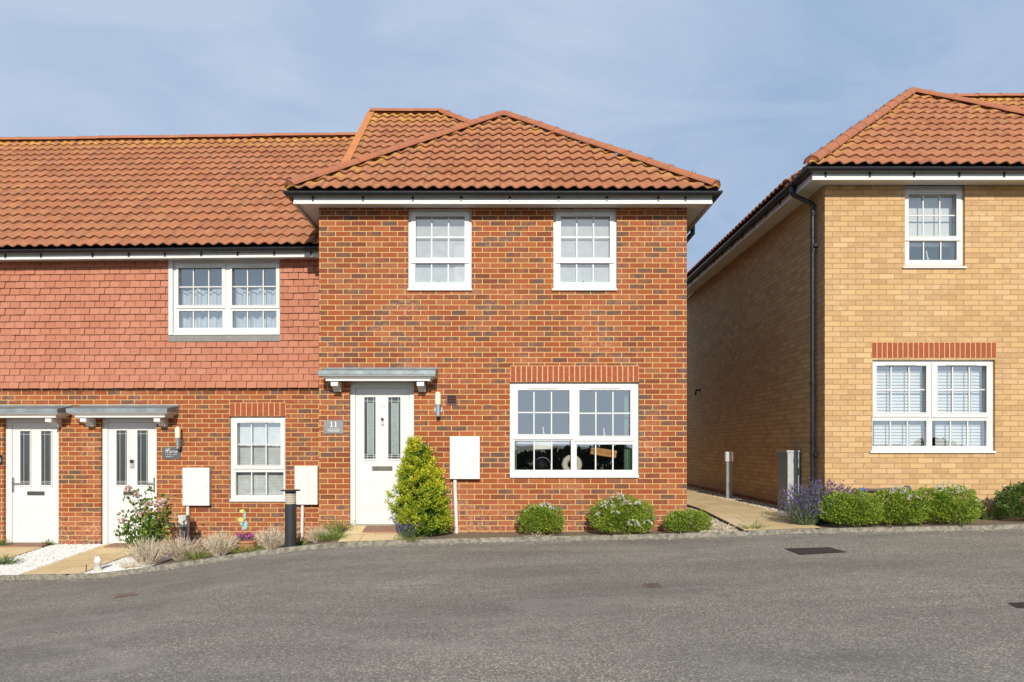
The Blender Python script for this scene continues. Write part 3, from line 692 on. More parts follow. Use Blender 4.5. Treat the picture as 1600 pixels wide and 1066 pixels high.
# taller roof of the rear range
TB = .80; cb, sb = slope(TB); RZ = zf(6.77); RV = 4.5; RU0, RU1 = -2.74, -1.30; drop = RZ - zf(3.56); run = drop / TB
lr = lambda p: (max(0., 1 - abs(p.z - RZ) / .55) + max(0., 1 - abs(p.x - RU0) / .25) * .7) * .9
tiled('roof', H1, (RU0, RV - run, RZ - drop), (1, 0, 0), (0, cb, sb), RU1 - RU0 + run, run / cb, [hipclip((RU1, RV), (1, -1), (RU0, RV - 1)), hipclip((RU0, RV), (0, 1), (RU0 + 2, RV))], lr)
tiled('roof', H1, (RU1 + run, RV + run, RZ - drop), (-1, 0, 0), (0, -cb, sb), RU1 - RU0 + run, run / cb, [hipclip((RU1, RV), (1, 1), (RU0, RV + 1)), hipclip((RU0, RV), (0, 1), (RU0 + 2, RV))], lr)
tiled('roof', H1, (RU1 + run, RV - run, RZ - drop), (0, 1, 0), (-cb, 0, sb), 2 * run, run / cb, [hipclip((RU1, RV), (1, -1), (RU1 + 2, RV)), hipclip((RU1, RV), (1, 1), (RU1 + 2, RV))], lr)
ridge('ridge_tiles', H1, (RU0, RV, RZ + .05), (RU1, RV, RZ + .05), .10, .45)
ridge('hip_tiles', H1, (RU1 + 2.2, RV - 2.2, RZ - 2.2 * TB + .05), (RU1, RV, RZ + .05), .10)
vg = MB()
for k in range(16):
    r0, r1 = k / 16 * run * .96, (k + .93) / 16 * run * .96
    p = lambda r, dz: (RV - r, RZ - r * TB + dz)
    vg.prism([p(r0, -.09), p(r1, -.09), p(r1, .075 + .01), p(r0, .075)], 0, RU0 - .06, RU0 + .075)
vg.build('verge', plain_cache('orange_verge', (.52, .20, .07), .8), H1, recalc=True)
# downpipe on the far side, its swan neck shows below the eave
dp = MB(); u = HX1 + .06; dp.tube([(HX1 + .345, 1.05, zf(3.49)), (HX1 + .345, 1.05, zf(3.36)), (HX1 + .30, 1.05, zf(3.31)), (u + .06, 1.05, zf(3.10)), (u, 1.05, zf(3.04)), (u - .01, 1.05, zf(2.6))], .038, 10); dp.build('downpipe', BLACK, H1)
canopy(H1, -2.60, -.977, zf(1.128))

# ------------------------------------------------------------------ the terrace on the left: two houses under one roof
party = FL.hit(128, 700)[0]
H2 = empty('terraced_house', FL.world((party) / 2, 0, 0), 'terraced house with tile hung upper storey, wide upstairs window and rose by its door', 'house', FL.th, 'terraced houses left of number 11')
H3 = empty('terraced_house', FL.world(party, 0, 0), 'terraced house at the left edge of the photo, only door and tile hanging in frame', 'house', FL.th, 'terraced houses left of number 11')
lf = lambda zc: zl(FL, zc)
class Sub:  # shift FL local coordinates into a house root placed along the wall
    pass
def fl_for(u0): return Frame(*FL.world(u0, 0, 0), FL.th)
F2, F3 = fl_for(party / 2), fl_for(party)
TZ = F2.hit(250, 607)[1]                     # bottom of the tile hanging
WT = lf(2.99)
def tilehang(fr, house, u0, u1, z0, z1, holes, uoff):
    dark = MB().plate(u0, u1, z0 + .01, z1, -.022, -.001, holes).build('tile_hanging', DARK, house)
    G, TWd = .1085, .166; V = []; T = []; rows = int((z1 - z0) / G) + 1
    for r in range(rows):
        zb_ = z0 + r * G; zt = min(zb_ + G + .03, z1); sh = (r % 2) * .5
        i0 = int(math.floor((u0 + uoff) / TWd)) - 1
        for i in range(i0, i0 + int((u1 - u0) / TWd) + 4):
            a, b = (i + sh) * TWd - uoff + .0036, (i + 1 + sh) * TWd - uoff - .0036; segs = [(max(a, u0), min(b, u1))]
            for h in holes:
                ns = []
                for (p, q) in segs:
                    if zb_ + .02 < h[3] and zb_ + G - .01 > h[2]:
                        if p < h[0]: ns.append((p, min(q, h[0])))
                        if q > h[1]: ns.append((max(p, h[1]), q))
                    else: ns.append((p, q))
                segs = ns
            t = random.random(); jy = random.uniform(-.004, .004); jz = random.uniform(-.003, .003); tw = random.uniform(-.003, .003)
            kick = .035 * max(0, 1 - r / 2.5) ** 1.5
            for (p, q) in segs:
                if q - p < .012: continue
                yo, yi = -.054 + jy - kick, -.026 + jy - kick * .5; z = zb_ + jz
                V += [(p, yo, z), (q, yo + tw, z), (q, yi, zt), (p, yi, zt)]; T.append(t)
                V += [(p, yo + .020, z + .002), (q, yo + .020 + tw, z + .002), (q, yo + tw, z), (p, yo, z)]; T.append(t)
    npmesh('hanging_tiles', np.array(V), 4, HANG, dark, T)
# house 2
hs = []
o, w = window(F2, H2, (271.5, 405.5, 437.8, 522), [(279.6, 418.8, 347.6, 477.4, [302.5, 326.5], [448.5]), (363.2, 418.8, 432, 477.4, [387, 411.5], [448]),
               (279.6, 485.6, 347.6, 512.6, [302.5, 326.5], []), (363.2, 485.6, 432, 512.6, [387, 411.5], [])], v=-.02,
              sashes=[(274.5, 411.5, 351.5, 482), (359, 411.5, 436.5, 482)], vents=[(291, 413.3, 335, 416.3), (375, 413.3, 419, 416.3)], sillpx=(265, 519, 438, 523.8))
o = (o[0] - .07, o[1], o[2] - .02, o[3] + .02)
MB().box(o[0], o[0] + .068, -.055, .03, o[2], o[3]).build('reveal_board', WHITE, w)
c = MB(); A = F2.rect(277, 450, 434, 517, .16)
for i in range(90):
    f = lambda k: (A[0] + (A[1] - A[0]) * k / 90, .16 + .03 * math.sin(k * .9) + .012 * math.sin(k * 2.3), A[3] - .04 * abs(math.sin(k * .17)))
    p, q = f(i), f(i + 1); c.face([(p[0], p[1], A[2]), (q[0], q[1], A[2]), (q[0], q[1], q[2]), (p[0], p[1], p[2])], smooth=True)
c.build('curtain', plain_cache('blue_net', (.56, .60, .63), .9), w)
UP2 = o
fla = F2.rect(262.5, 523.5, 437.5, 534, -.05); MB().prism([(-.052, fla[2]), (-.040, fla[3]), (-.02, fla[3]), (-.02, fla[2])], 0, fla[0], fla[1]).build('lead_flashing', plain_cache('flashing_grey', (.20, .19, .18), .6, .1), H2, recalc=True)
dh2 = door(F2, H2, (160.2, 647, 247.6, 854), (168.8, 660, 242.6, 852), [(182.4, 672.8, 198.6, 757.8), (215, 672.8, 231.4, 757.8)], (192.5, 768, 216, 774), (241, 757, -1), bell=(203, 718, 209.5, 731))
o, w = window(F2, H2, (360.6, 651, 447.4, 782.5), [(371.3, 661, 439, 726.5, [393, 416], [694.3]), (368.2, 738, 443, 774, [393.3, 416.3], [])], sashes=[(364.5, 655, 444.5, 733)], vents=[(383, 655.8, 428, 659.4)], sillpx=(358.5, 779.2, 448.6, 783.8))
A = F2.rect(367, 655, 443, 777, .16); b = MB(); k = 0; z = A[2]
while z < A[3]: b.box(A[0], A[1], .16 + .001 * (k % 2), .165, z, z + .0235); z += .025; k += 1
b.build('blind', plain_cache('pale_blind', (.80, .82, .80), .7), w)
gh2 = [dh2, o]
F2w = lambda z0, z1, u0, u1, hl, h: MB().plate(u0, u1, z0, z1, 0, .12, hl)
u_l, u_r = party / 2, -party / 2
MB().plate(u_l, u_r + .02, -.15, TZ + .03, 0, .12, gh2).build('wall', RED, H2)
MB().plate(u_l, u_r + .02, TZ + .031, WT, .0, .12, [UP2]).build('upper_wall', DARK, H2)
tilehang(F2, H2, u_l, u_r, TZ, WT, [UP2], -party)
lintel(F2, H2, (358.7, 629.3, 446.2, 650.2), 10)
interior(F2, H2, u_l + .01, u_r, -.1, WT, lf(.85))
pm = F2.hit(104, 640, -.38)[0], F2.hit(279, 640)[0]
canopy(H2, pm[0], pm[1], F2.hit(279, 632.4)[1])
# house 3
dh3 = door(F3, H3, (9.5, 648, 95.2, 854), (19, 660.5, 91.5, 852), [(32.1, 673.8, 48, 758), (64.8, 673.8, 80.7, 758)], (42.2, 768, 69, 774), (20.5, 757, 1))
W3 = -17 * 2 * TW
MB().plate(W3, 0, -.15, TZ + .03, 0, .12, [dh3]).build('wall', RED, H3)
MB().plate(W3, 0, TZ + .031, WT, .0, .12).build('upper_wall', DARK, H3)
tilehang(F3, H3, W3, 0, TZ, WT, [], 0)
interior(F3, H3, W3, -.01, -.1, WT, lf(.85))
A = F3.hit(110, 640)[0]; canopy(H3, A - 1.64, A + .03, F3.hit(60, 633)[1])
for (H, u0, u1) in ((H2, party / 2, -party / 2 + .03), (H3, W3, 0)):
    eaves(H, [(u0, 0), (u1, 0)], lf(2.985), lf(2.955), lf(3.06), lf(3.085), .285, [(x, 0, 0, -1) for x in np.arange(u0 + .35, u1 - .1, .58)])
    EZ2 = lf(3.128); RN = 4.3; c2, s2 = slope(.8)
    li2 = lambda p: max(0., 1 - (EZ2 + RN * .8 - p.z) / .42) * .75 + .02
    ph = 0.
    x0 = u0 if H is H3 else u0 - ((-party) % TW) + (0 if True else 0)
    tiled('roof', H, (u0, -.36, EZ2), (1, 0, 0), (0, c2, s2), u1 - u0 + .1, RN / c2, [(Vector((u1 + (.1 if H is H2 else .0), 0, 0)), Vector((1, 0, 0)))], li2)
    tiled('roof', H, (u1, -.36 + 2 * RN, EZ2), (-1, 0, 0), (0, -c2, s2), u1 - u0, RN / c2, [(Vector((u0, 0, 0)), Vector((-1, 0, 0)))], li2)
    ridge('ridge_tiles', H, (u0, RN - .36, EZ2 + RN * .8 + .04), (u1, RN - .36, EZ2 + RN * .8 + .04), .10, .45)
    MB().face([(u0, 8.2, -.2), (u1, 8.2, -.2), (u1, 8.2, WT), (u0, 8.2, WT)][::-1]).build('back_wall', RED, H)
MB().face([(W3, .12, -.2), (W3, 8.2, -.2), (W3, 8.2, WT), (W3, 4, WT + 3.4), (W3, .12, WT)][::-1]).build('gable_wall', RED, H3)

# ------------------------------------------------------------------ the buff brick house on the right
H4 = empty('brick_house', FR.o, 'buff brick house with red soldier course over its window, right side of the photo', 'house')
rf = lambda zc: zl(FR, zc)
RT = rf(3.75); RW = 5.46
o1, w = window(FR, H4, (1411, 291, 1504.5, 416.5), [(1418.5, 304.3, 1493, 369.5, [1442, 1468], [337]), (1420.5, 377.5, 1495, 406.5, [1442.6, 1469.6], [])], sashes=[(1414, 297, 1502, 376)], vents=[(1432, 297.6, 1483, 300.6)], sillpx=(1411, 415.2, 1511, 419), handles=[(1451, 404)])
A = FR.rect(1416, 300, 1486, 386, .2); b = MB(); b.box(A[0], A[1], .2, .206, A[2], A[3]); b.build('blind', BLIND, w)
A = FR.rect(1486, 300, 1500, 410, .26); b = MB(); b.box(A[0], A[1], .26, .275, A[2], A[3]); b.build('curtain', NET, w)
o2, w = window(FR, H4, (1360.5, 563, 1551.5, 705.5), [(1368.5, 571.8, 1446, 644.7, [1392, 1420], [609]), (1463.5, 571.8, 1540, 644.7, [1488, 1514], [609]), (1361.6 + 2, 657.5, 1447.6, 697, [1390.6, 1417.2], []), (1456.3, 657.5, 1541.5, 697, [1484.5, 1511.4], [])],
              sashes=[(1363.5, 566.5, 1453.5, 651.5), (1456.5, 566.5, 1546, 652.5)], vents=[(1384, 568, 1433, 570.6), (1479, 568, 1527, 570.6)], sillpx=(1360, 703.5, 1556.5, 708))
for (xa, xb) in ((1365, 1446), (1461, 1543)):
    A = FR.rect(xa, 566, xb, 700, .19); b = MB(); z = A[2]
    while z < A[3]:
        b.face([(A[0], .175, z), (A[1], .175, z), (A[1], .196, z + .041), (A[0], .196, z + .041)]); z += .046
    for t in (.3, .68): u = A[0] + (A[1] - A[0]) * t; b.box(u - .006, u + .006, .168, .172, A[2], A[3])
    b.build('blind', BLIND, w)
MB().plate(0, RW, .0, RT, 0, .12, [o1, o2]).build('wall', BUFF, H4)
sw = MB(); PL = .13
for u in (0, RW):
    s = 1 if u == 0 else -1
    sw.face([(u, .12, PL), (u, 8.3, PL), (u, 8.3, RT), (u, .12, RT)][::-s], [(.12, PL), (8.3, PL), (8.3, RT), (.12, RT)][::-s])
sw.face([(0, 8.3, PL), (RW, 8.3, PL), (RW, 8.3, RT), (0, 8.3, RT)][::-1]); sw.build('side_wall', BUFF, H4)
pl = MB(); pl.box(-.004, .1, .125, 8.3, -.4, PL - .002); pl.box(.0, RW, -.003, .12, -.4, -.001); pl.build('plinth', RED, H4)
lintel(FR, H4, (1362, 534.8, 1557, 559.3), 24)
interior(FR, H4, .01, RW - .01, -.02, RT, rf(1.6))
eaves(H4, [(0, 8.3), (0, 0), (RW + .4, 0)], rf(3.755), rf(3.725), rf(3.83), rf(3.868), .30, [(x, 0, 0, -1) for x in (-.12, .5, 1.12, 1.75, 2.38, 3.0, 3.6)] + [(0, y, -1, 0) for y in np.arange(.3, 8.2, .62)])
EZ4 = rf(3.905); h4 = RW / 2 + .38; T4 = .785; c4, s4 = slope(T4); e4 = -.38; e4r = RW + .38; mid4 = RW / 2
def lh4(p):
    d = min(abs((p.y - e4) - (p.x - e4)), abs((p.y - e4) - (e4r - p.x))); return max(0., 1 - d / .3) * .9 + .02
tiled('roof', H4, (e4, e4, EZ4), (1, 0, 0), (0, c4, s4), 2 * h4, h4 / c4, [hipclip((e4, e4), (1, 1), (mid4, e4)), hipclip((e4r, e4), (-1, 1), (mid4, e4))], lh4, phase=.3)
tiled('roof', H4, (e4 + .04, 8.7, EZ4 - .005), (0, -1, 0), (c4, 0, s4), 8.7 - e4, h4 / c4, [hipclip((e4, e4), (1, 1), (e4, 5)), (Vector((0, e4, 0)), Vector((0, -1, 0)))], lh4)
tiled('roof', H4, (e4r, e4, EZ4), (0, 1, 0), (-c4, 0, s4), 5, h4 / c4, [hipclip((e4r, e4), (-1, 1), (e4r, 5))], lh4)
A4 = (mid4, e4 + h4, EZ4 + h4 * T4)
for c_ in (e4, e4r): ridge('hip_tiles', H4, (c_ + (.05 if c_ < 0 else -.05), e4 + .04, EZ4 + .08), (A4[0], A4[1], A4[2] + .06), .105)
ridge('ridge_tiles', H4, A4, (A4[0], 4.6, A4[2] + .05), .1)
rz4 = rf(7.08); rv4 = 4.5; run4 = (rz4 - EZ4) / T4; ru4 = e4 + run4
lr4 = lambda p: max(0., 1 - abs(p.z - rz4) / .5) * .9
tiled('roof', H4, (e4, rv4 - run4, EZ4), (1, 0, 0), (0, c4, s4), 11, run4 / c4, [hipclip((ru4, rv4), (1, 1), (ru4 + 2, rv4))], lr4)
tiled('roof', H4, (10.6, rv4 + run4, EZ4), (-1, 0, 0), (0, -c4, s4), 11, run4 / c4, [hipclip((ru4, rv4), (1, -1), (ru4 + 2, rv4))], lr4)
tiled('roof', H4, (e4 - .03, rv4 + run4, EZ4 + .02), (0, -1, 0), (c4, 0, s4), 2 * run4, run4 / c4, [hipclip((ru4, rv4), (1, 1), (e4, rv4)), hipclip((ru4, rv4), (1, -1), (e4, rv4))], lr4)
ridge('ridge_tiles', H4, (ru4, rv4, rz4 + .04), (10.6, rv4, rz4 + .04), .10, .45)
MB().box(RW + .01, 10.4, .6, 8.2, -.2, RT).build('side_range', BUFF, H4)
dp = MB(); y = .27; u = -.062
dp.tube([(-.362, y, rf(3.83)), (-.362, y, rf(3.74)), (-.345, y, rf(3.70)), (-.09, y, rf(3.585)), (u, y, rf(3.555)), (u, y, rf(3.50)), (u, y, rf(1.2)), (u, y, -.18)], .036, 12)
for zc in (3.42, 2.9, .92, .05): dp.tube([(u, y, rf(zc) - .03), (u, y, rf(zc) + .03)], .043, 12)
for zc in (2.95, -.12): dp.box(u, 0, y + .04, y + .075, rf(zc) - .012, rf(zc) + .012); dp.box(u - .01, 0, y - .075, y + .075, rf(zc) - .02, rf(zc) + .02)
dp.build('downpipe', BLACK, H4)
MB().tube([(0, 6.9, rf(1.32)), (-.10, 6.9, rf(1.32)), (-.12, 6.9, rf(1.20))], .025, 8).build('overflow_pipe', BLACK, H4)

# ------------------------------------------------------------------ fittings on the walls
def meter_box(fr, px, label, pipe_px, pipe_bot, d=.10, side=-1):
    a = fr.rect(*px, -d); cx_ = (a[0] + a[1]) / 2; base = fr.world(cx_, 0, a[2])
    t = empty('meter_box', base, label, 'meter box', fr.th, 'white meter boxes on the house walls'); w, h = (a[1] - a[0]) / 2, a[3] - a[2]
    MB().box(-w + .006, w - .006, -d + .022, -.002, .006, h - .006).build('box_body', CREAM, t)
    b = MB().prism([(-w, .0), (w, .0), (w, h), (-w, h)], 1, -d, -d + .02); b.build('box_door', CREAM, t, recalc=True)
    MB().tube([(w - .05, -d - .003, h * .48), (w - .05, -d + .002, h * .48)], .009, 10).build('lock', plain_cache('lock_grey', (.35, .35, .34), .4), t)
    u0, z0 = fr.hit(pipe_px[0], pipe_px[1], -.03); u1, z1 = fr.hit(pipe_px[2], pipe_bot, -.03)
    pp = MB().tube([(u0 - cx_, -.04, .01), (u0 - cx_, -.04, -.1), (u1 - cx_, -.04, z1 - a[2])], .026, 10); pp.build('conduit', CREAM, t)
    return t
meter_box(FM, (703, 682, 749.5, 748.5), 'white meter box with a thin leaning conduit, right of the golden conifer', (711, 750, 714), 842)
meter_box(F2, (285.2, 731, 327, 790), 'white meter box left of the small terrace window, beside the slate name sign', (294, 790, 293.5), 860)
meter_box(F2, (460.3, 728.3, 496, 788.5), 'white meter box behind the black bollard, tucked against the corner of number 11', (473, 789, 472), 845)
def wall_lamp(fr, px, ytop, ymid, ybot, label):
    u, zt = fr.hit(px, ytop, -.10); zm, zb_ = fr.hit(px, ymid, -.10)[1], fr.hit(px, ybot, -.10)[1]
    t = empty('wall_lamp', fr.world(u, 0, zb_), label, 'wall lamp', fr.th, 'tube wall lamps beside the doors')
    k = (zt - zb_) / .42; y = -.10; zz = zm - zb_
    MB().lathe([(0, zz), (.042, zz), (.042, zt - zb_ - .03), (.03, zt - zb_ - .012), (.012, zt - zb_ - .006), (.008, zt - zb_), (0, zt - zb_)], 20, (0, y, 0)).build('lamp_shade', OPAL, t)
    MB().lathe([(0, 0), (.032, 0), (.034, .006), (.034, zz - .012), (.044, zz - .010), (.044, zz), (0, zz)], 20, (0, y, 0)).build('lamp_body', STEEL, t)
    b = MB(); b.tube([(0, y, zz * .6), (0, -.02, zz * .6)], .014, 10); b.tube([(0, -.018, zz * .6), (0, 0, zz * .6)], .062, 20); b.build('wall_plate', STEEL, t)
wall_lamp(FM, 684.3, 612, 632, 651, 'steel wall lamp with cream tube right of the door of number 11')
wall_lamp(F2, 277.8, 666.5, 684, 701.5, 'steel wall lamp with cream tube above the dark name sign')
# number sign of the middle house
a = FM.rect(506, 656.5, 536.5, 677.5, -.012); cu = (a[0] + a[1]) / 2
t = empty('house_sign', FM.world(cu, 0, a[2]), 'pale grey slate sign reading 11 left of the front door', 'house sign'); w, h = (a[1] - a[0]) / 2, a[3] - a[2]
MB().box(-w, w, -.012, -.001, 0, h).build('plaque', SLATE, t)
def strokes(b, x0, x1, z, hgt, n, y):
    w_ = (x1 - x0) / n
    for i in range(n):
        if random.random() < .12: continue
        xa = x0 + i * w_; b.box(xa, xa + w_ * .25, y, y + .002, z, z + hgt)
        zz = z + random.choice((0, .45, .8)) * hgt; b.box(xa + w_ * .25, xa + w_ * .75, y, y + .002, zz, zz + hgt * .2)
b = MB()
for dx in (-.030, .030):
    x = dx + .0; z0, z1 = h * .48, h * .88; b.box(x - .0065, x + .0065, -.0145, -.0118, z0, z1); b.box(x - .019, x + .019, -.0143, -.0118, z0, z0 + .006)
    b.prism([(x - .018, z1 - .013), (x - .018, z1 - .008), (x - .006, z1), (x - .006, z1 - .010)], 1, -.0143, -.0118)
strokes(b, -w * .62, w * .66, h * .30, .012, 17, -.0143); strokes(b, -w * .6, w * .64, h * .13, .020, 11, -.0143)
b.build('lettering', LETTER, t, recalc=True)
a = F2.rect(254, 698.5, 281.5, 717.5, -.012); cu = (a[0] + a[1]) / 2
t = empty('house_sign', F2.world(cu, 0, a[2]), 'dark slate name sign in white script under the lamp by the terrace door', 'house sign', FL.th); w, h = (a[1] - a[0]) / 2, a[3] - a[2]
MB().box(-w, w, -.012, -.001, 0, h).build('plaque', SLATE2, t)
b = MB(); scr = [[(-.68, .80), (-.50, .84), (-.62, .56)], [(-.66, .66), (-.28, .74)], [(-.32, .92), (-.46, .52)], [(-.12, .92), (-.26, .52), (-.16, .58), (-.08, .52)], [(-.02, .68), (-.02, .54)], [(.06, .54), (.14, .72), (.22, .54), (.30, .70), (.38, .54)], [(.56, .70), (.46, .54), (.62, .54), (.64, .70), (.72, .54)]]
for st in scr: b.tube([(x * w, -.0135, z * h) for x, z in st], .0042, 5)
strokes(b, -w * .66, w * .66, h * .36, .011, 15, -.0143); strokes(b, -w * .62, w * .25, h * .18, .014, 8, -.0143)
b.build('lettering', LETTER, t)
a = F3.rect(-8, 711.5, 3.2, 726.5, -.015); cu = (a[0] + a[1]) / 2
t = empty('house_sign', F3.world(cu, 0, a[2]), 'small black square sign on the brick at the left edge of the photo', 'house sign', FL.th); w, h = (a[1] - a[0]) / 2, a[3] - a[2]
MB().box(-w, w, -.015, -.001, 0, h).build('plaque', BLACK, t); MB().box(w * .3, w * .72, -.017, -.0148, h * .3, h * .7).build('lettering', SLATE, t)
# tap with blue fitting
u, w = FM.hit(1021, 808, -.06); t = empty('garden_tap', FM.world(u, 0, w), 'small outdoor tap with blue hose fitting low on the red brick wall', 'tap')
MB().tube([(0, 0, 0), (0, -.07, 0), (0, -.09, -.02)], .012, 8).box(-.03, .03, -.06, -.05, .015, .025).build('tap_body', plain_cache('brass', (.20, .13, .06), .4, .9), t)
MB().tube([(-.025, -.085, -.0), (.02, -.085, -.012)], .017, 10).build('hose_fitting', plain_cache('blue_plastic', (.03, .10, .35), .4), t)
u0, w0 = FR.hit(1345, 765, -.06); u1, _ = FR.hit(1420, 765, -.06)
t = empty('garden_hose', FR.world(u0, 0, w0), 'dark hose pipe with blue connector along the foot of the buff wall', 'hose')
MB().tube([(0, -.06, .0), (.2, -.055, -.01), (.45, -.058, .004), (u1 - u0 - .1, -.056, -.004)], .022, 9).build('pipe', plain_cache('hose_dark', (.10, .085, .085), .6), t)
MB().tube([(-.02, -.06, 0), (.05, -.06, 0)], .027, 10).build('connector', plain_cache('blue_plastic', (.03, .10, .35), .4), t)
MB().lathe([(0, -.05), (.04, -.04), (.06, 0), (.04, .05), (0, .06)], 10, (u1 - u0 - .03, -.07, 0)).build('valve', plain_cache('hose_dark', (.10, .085, .085), .6), t)

# ------------------------------------------------------------------ things standing in the gardens
def gpos(px, py, d, dz=0): x = (px - CX) * d / F; return x, d, ZC - (py - CY) * d / F + dz
# black bollard light
x = px2x(454, 10.2); y = 10.2; z = plot_z(x, y); hB = .79
t = empty('bollard_light', (x, y, z), 'black cylindrical bollard light with flat disc cap at the kerb', 'bollard light')
MB().lathe([(0, -.1), (.078, -.1), (.078, hB - .19), (0, hB - .19)], 28).build('post', ANTH, t)
lm = MB().lathe([(0, hB - .19), (.070, hB - .19), (.070, hB - .05), (0, hB - .05)], 28).build('lens', plain_cache('ribbed_lens', (.52, .47, .36), .2), t)
for k in range(4): MB().lathe([(.070, 0), (.0745, .008), (.070, .016)], 28, (0, 0, hB - .175 + k * .033)).build('lens_ring', plain_cache('lens_ring', (.35, .32, .25), .25), lm)
MB().lathe([(0, hB - .05), (.074, hB - .05), (.074, hB - .02), (.128, hB - .016), (.132, hB - .008), (.125, hB), (0, hB + .006)], 32).build('cap', ANTH, t)
# grey post with white cap beside the buff wall
x, y = 4.36, 14.65; z = plot_z(x, y)
t = empty('bollard_light', (x, y, z), 'slim grey bollard with white top on the path beside the buff side wall', 'bollard light')
MB().lathe([(0, -.1), (.056, -.1), (.056, .73), (0, .73)], 24).build('post', GALV, t)
MB().lathe([(0, .73), (.076, .73), (.078, .74), (.078, .905), (.070, .92), (0, .925)], 24).build('cap', WHITE, t)
# utility cabinet
z = plot_z(4.45, 11.7) - .02; t = empty('utility_cabinet', (4.475, 11.66, z), 'tall grey metal utility cabinet against the shaded side of the buff house', 'cabinet')
hC = 1.0; x0, x1 = -.095, .105
MB().box(x0, x1, 0, .42, .1, hC - .035).build('cabinet_body', GALV_SHADE, t)
MB().box(x0 + .0, x1 - .06, -.014, -.001, .1, hC - .04).build('front_door', GALV, t); MB().box(x1 - .055, x1 - .002, -.006, -.0005, .1, hC - .04).build('side_panel', GALV_SHADE, t)  # strip right of the door uses the same shade-darkened grey
MB().box(x0 - .016, x1 + .004, -.022, .436, hC - .0345, hC).build('lid', GALV, t); MB().box(x0 - .012, x1 + .01, -.012, .43, -.1, .099).build('plinth', SLATE2, t)
MB().box(x0 - .004, x0 - .0005, .14, .17, .70, .73).build('badge', plain_cache('yellow_badge', (.5, .42, .1), .5), t)
MB().box(x0 + .07, x0 + .078, -.017, -.0142, .3, .44).build('handle', plain_cache('pale_label', (.7, .7, .68), .5), t)
# grey garden lantern by the conduit
x, y = px2x(287.5, 11.75), 11.75; z = plot_z(x, y)
t = empty('garden_lantern', (x, y, z), 'small grey plastic lantern post standing by the conduit of the left meter box', 'lantern')
MB().lathe([(0, -.05), (.062, -.05), (.066, .02), (.046, .2), (.05, .36), (0, .36)], 16).build('post', plain_cache('lantern_dark', (.13, .14, .145), .4), t)
MB().box(-.065, .065, -.055, .055, .345, .50).box(-.072, .072, -.062, .062, .50, .525).build('head', plain_cache('lantern_pale', (.52, .52, .48), .5), t)
# door mats
MATM = M('coir_mat'); _o = MATM.obj(); MATM.col(MATM.mix(MATM.rng(MATM.noise(_o, 90, 4, .7), .4, .65), (.24, .125, .085), (.42, .26, .18))); MATM.rough(1); MATM.bump(MATM.noise(_o, 120, 3), .8, .01)
for (xa, xb, ya, yb, lab) in ((-1.99, -1.27, 10.42, 10.72, 'brown coir mat at the door of number 11'), (-6.30, -5.62, 11.75, 12.08, 'brown door mat behind the rose bush'), (-8.02, -7.30, 11.8, 12.15, 'brown door mat at the leftmost white door')):
    b = MB(); n = 8
    G = [[(xa + (xb - xa) * i / n, ya + (yb - ya) * j / 4, 0) for j in range(5)] for i in range(n + 1)]; zz = lambda p, h: (p[0], p[1], plot_z(p[0], p[1]) + h)
    for i in range(n):
        for j in range(4): b.face([zz(G[i][j], .04), zz(G[i + 1][j], .04), zz(G[i + 1][j + 1], .04), zz(G[i][j + 1], .04)])
    for i in range(n): b.face([zz(G[i][0], .0), zz(G[i + 1][0], .0), zz(G[i + 1][0], .04), zz(G[i][0], .04)])
    tag(b.build('doormat', MATM.m), lab, 'doormat', 'door mats')
# concrete door steps
STEP = plain('step_concrete', (.36, .27, .20), .9, 0, .25, 20)
# covers in the tarmac
def cover(corners, label, mat, frame, gridc):
    def ray(px, py):
        d = 9.0
        for _ in range(60):
            x = (px - CX) * d / F; z = road_z(x, d); d = .5 * d + .5 * (ZC - z) * F / (py - CY)
        return Vector(((px - CX) * d / F, d, road_z((px - CX) * d / F, d)))
    c = [ray(*q) for q in corners]; m = sum(c, Vector()) / 4
    t = empty('drain_cover', m, label, 'drain cover', 0)
    q = [p - m for p in c]; cc = Vector((0, 0, 0)); nn = Vector((0, 0, 1))
    ins = lambda k: [p * k for p in q]
    b = MB(); o_, i_ = ins(1.0), ins(1 - frame)
    for k in range(4): b.face([o_[k] + nn * .005, o_[(k + 1) % 4] + nn * .005, i_[(k + 1) % 4] + nn * .005, i_[k] + nn * .005])
    b.build('cover_frame', mat[0], t)
    b = MB(); b.face([p + nn * .004 for p in i_]); pl_ = b.build('cover_plate', mat[1], t)
    if gridc:
        b = MB(); n = gridc
        L2 = lambda a, c_, s: a + (c_ - a) * s
        for i in range(n):
            for j in range(n):
                if (i + j) % 2: continue
                p = [L2(L2(i_[0], i_[1], s), L2(i_[3], i_[2], s), r_) + nn * .008 for s, r_ in ((i / n, j / n), ((i + .7) / n, j / n), ((i + .7) / n, (j + .7) / n), (i / n, (j + .7) / n))]; b.face(p)
        b.build('cover_pattern', mat[0], t)
    return t
IRON = plain('dark_iron', (.022, .022, .024), .5, .4, .3, 30); IRON2 = plain('iron_frame', (.035, .034, .034), .6, .3, .3, 30); RUST = plain('rusty_iron', (.14, .10, .08), .8, .1, .3, 30); RUSTF = plain('rusty_rim', (.20, .155, .12), .8, 0, .3, 30)
INFILL = plain('worn_tar_infill', (.062, .057, .052), .85, 0, .6, 60)
cover([(1250, 867.5), (1324, 863.5), (1296, 855.5), (1225, 857.5)], 'large dark manhole cover in the tarmac in front of the lavender', (IRON2, INFILL), .05, 12)
cover([(1010, 919.5), (1037, 917.5), (1029, 911), (1002, 913)], 'small rusty pinkish cover in the tarmac right of centre', (RUSTF, RUST), .2, 0)
cover([(1590, 951), (1630, 949), (1612, 941), (1575, 943)], 'dark drain grate in the tarmac at the right edge', (IRON2, IRON), .12, 8)
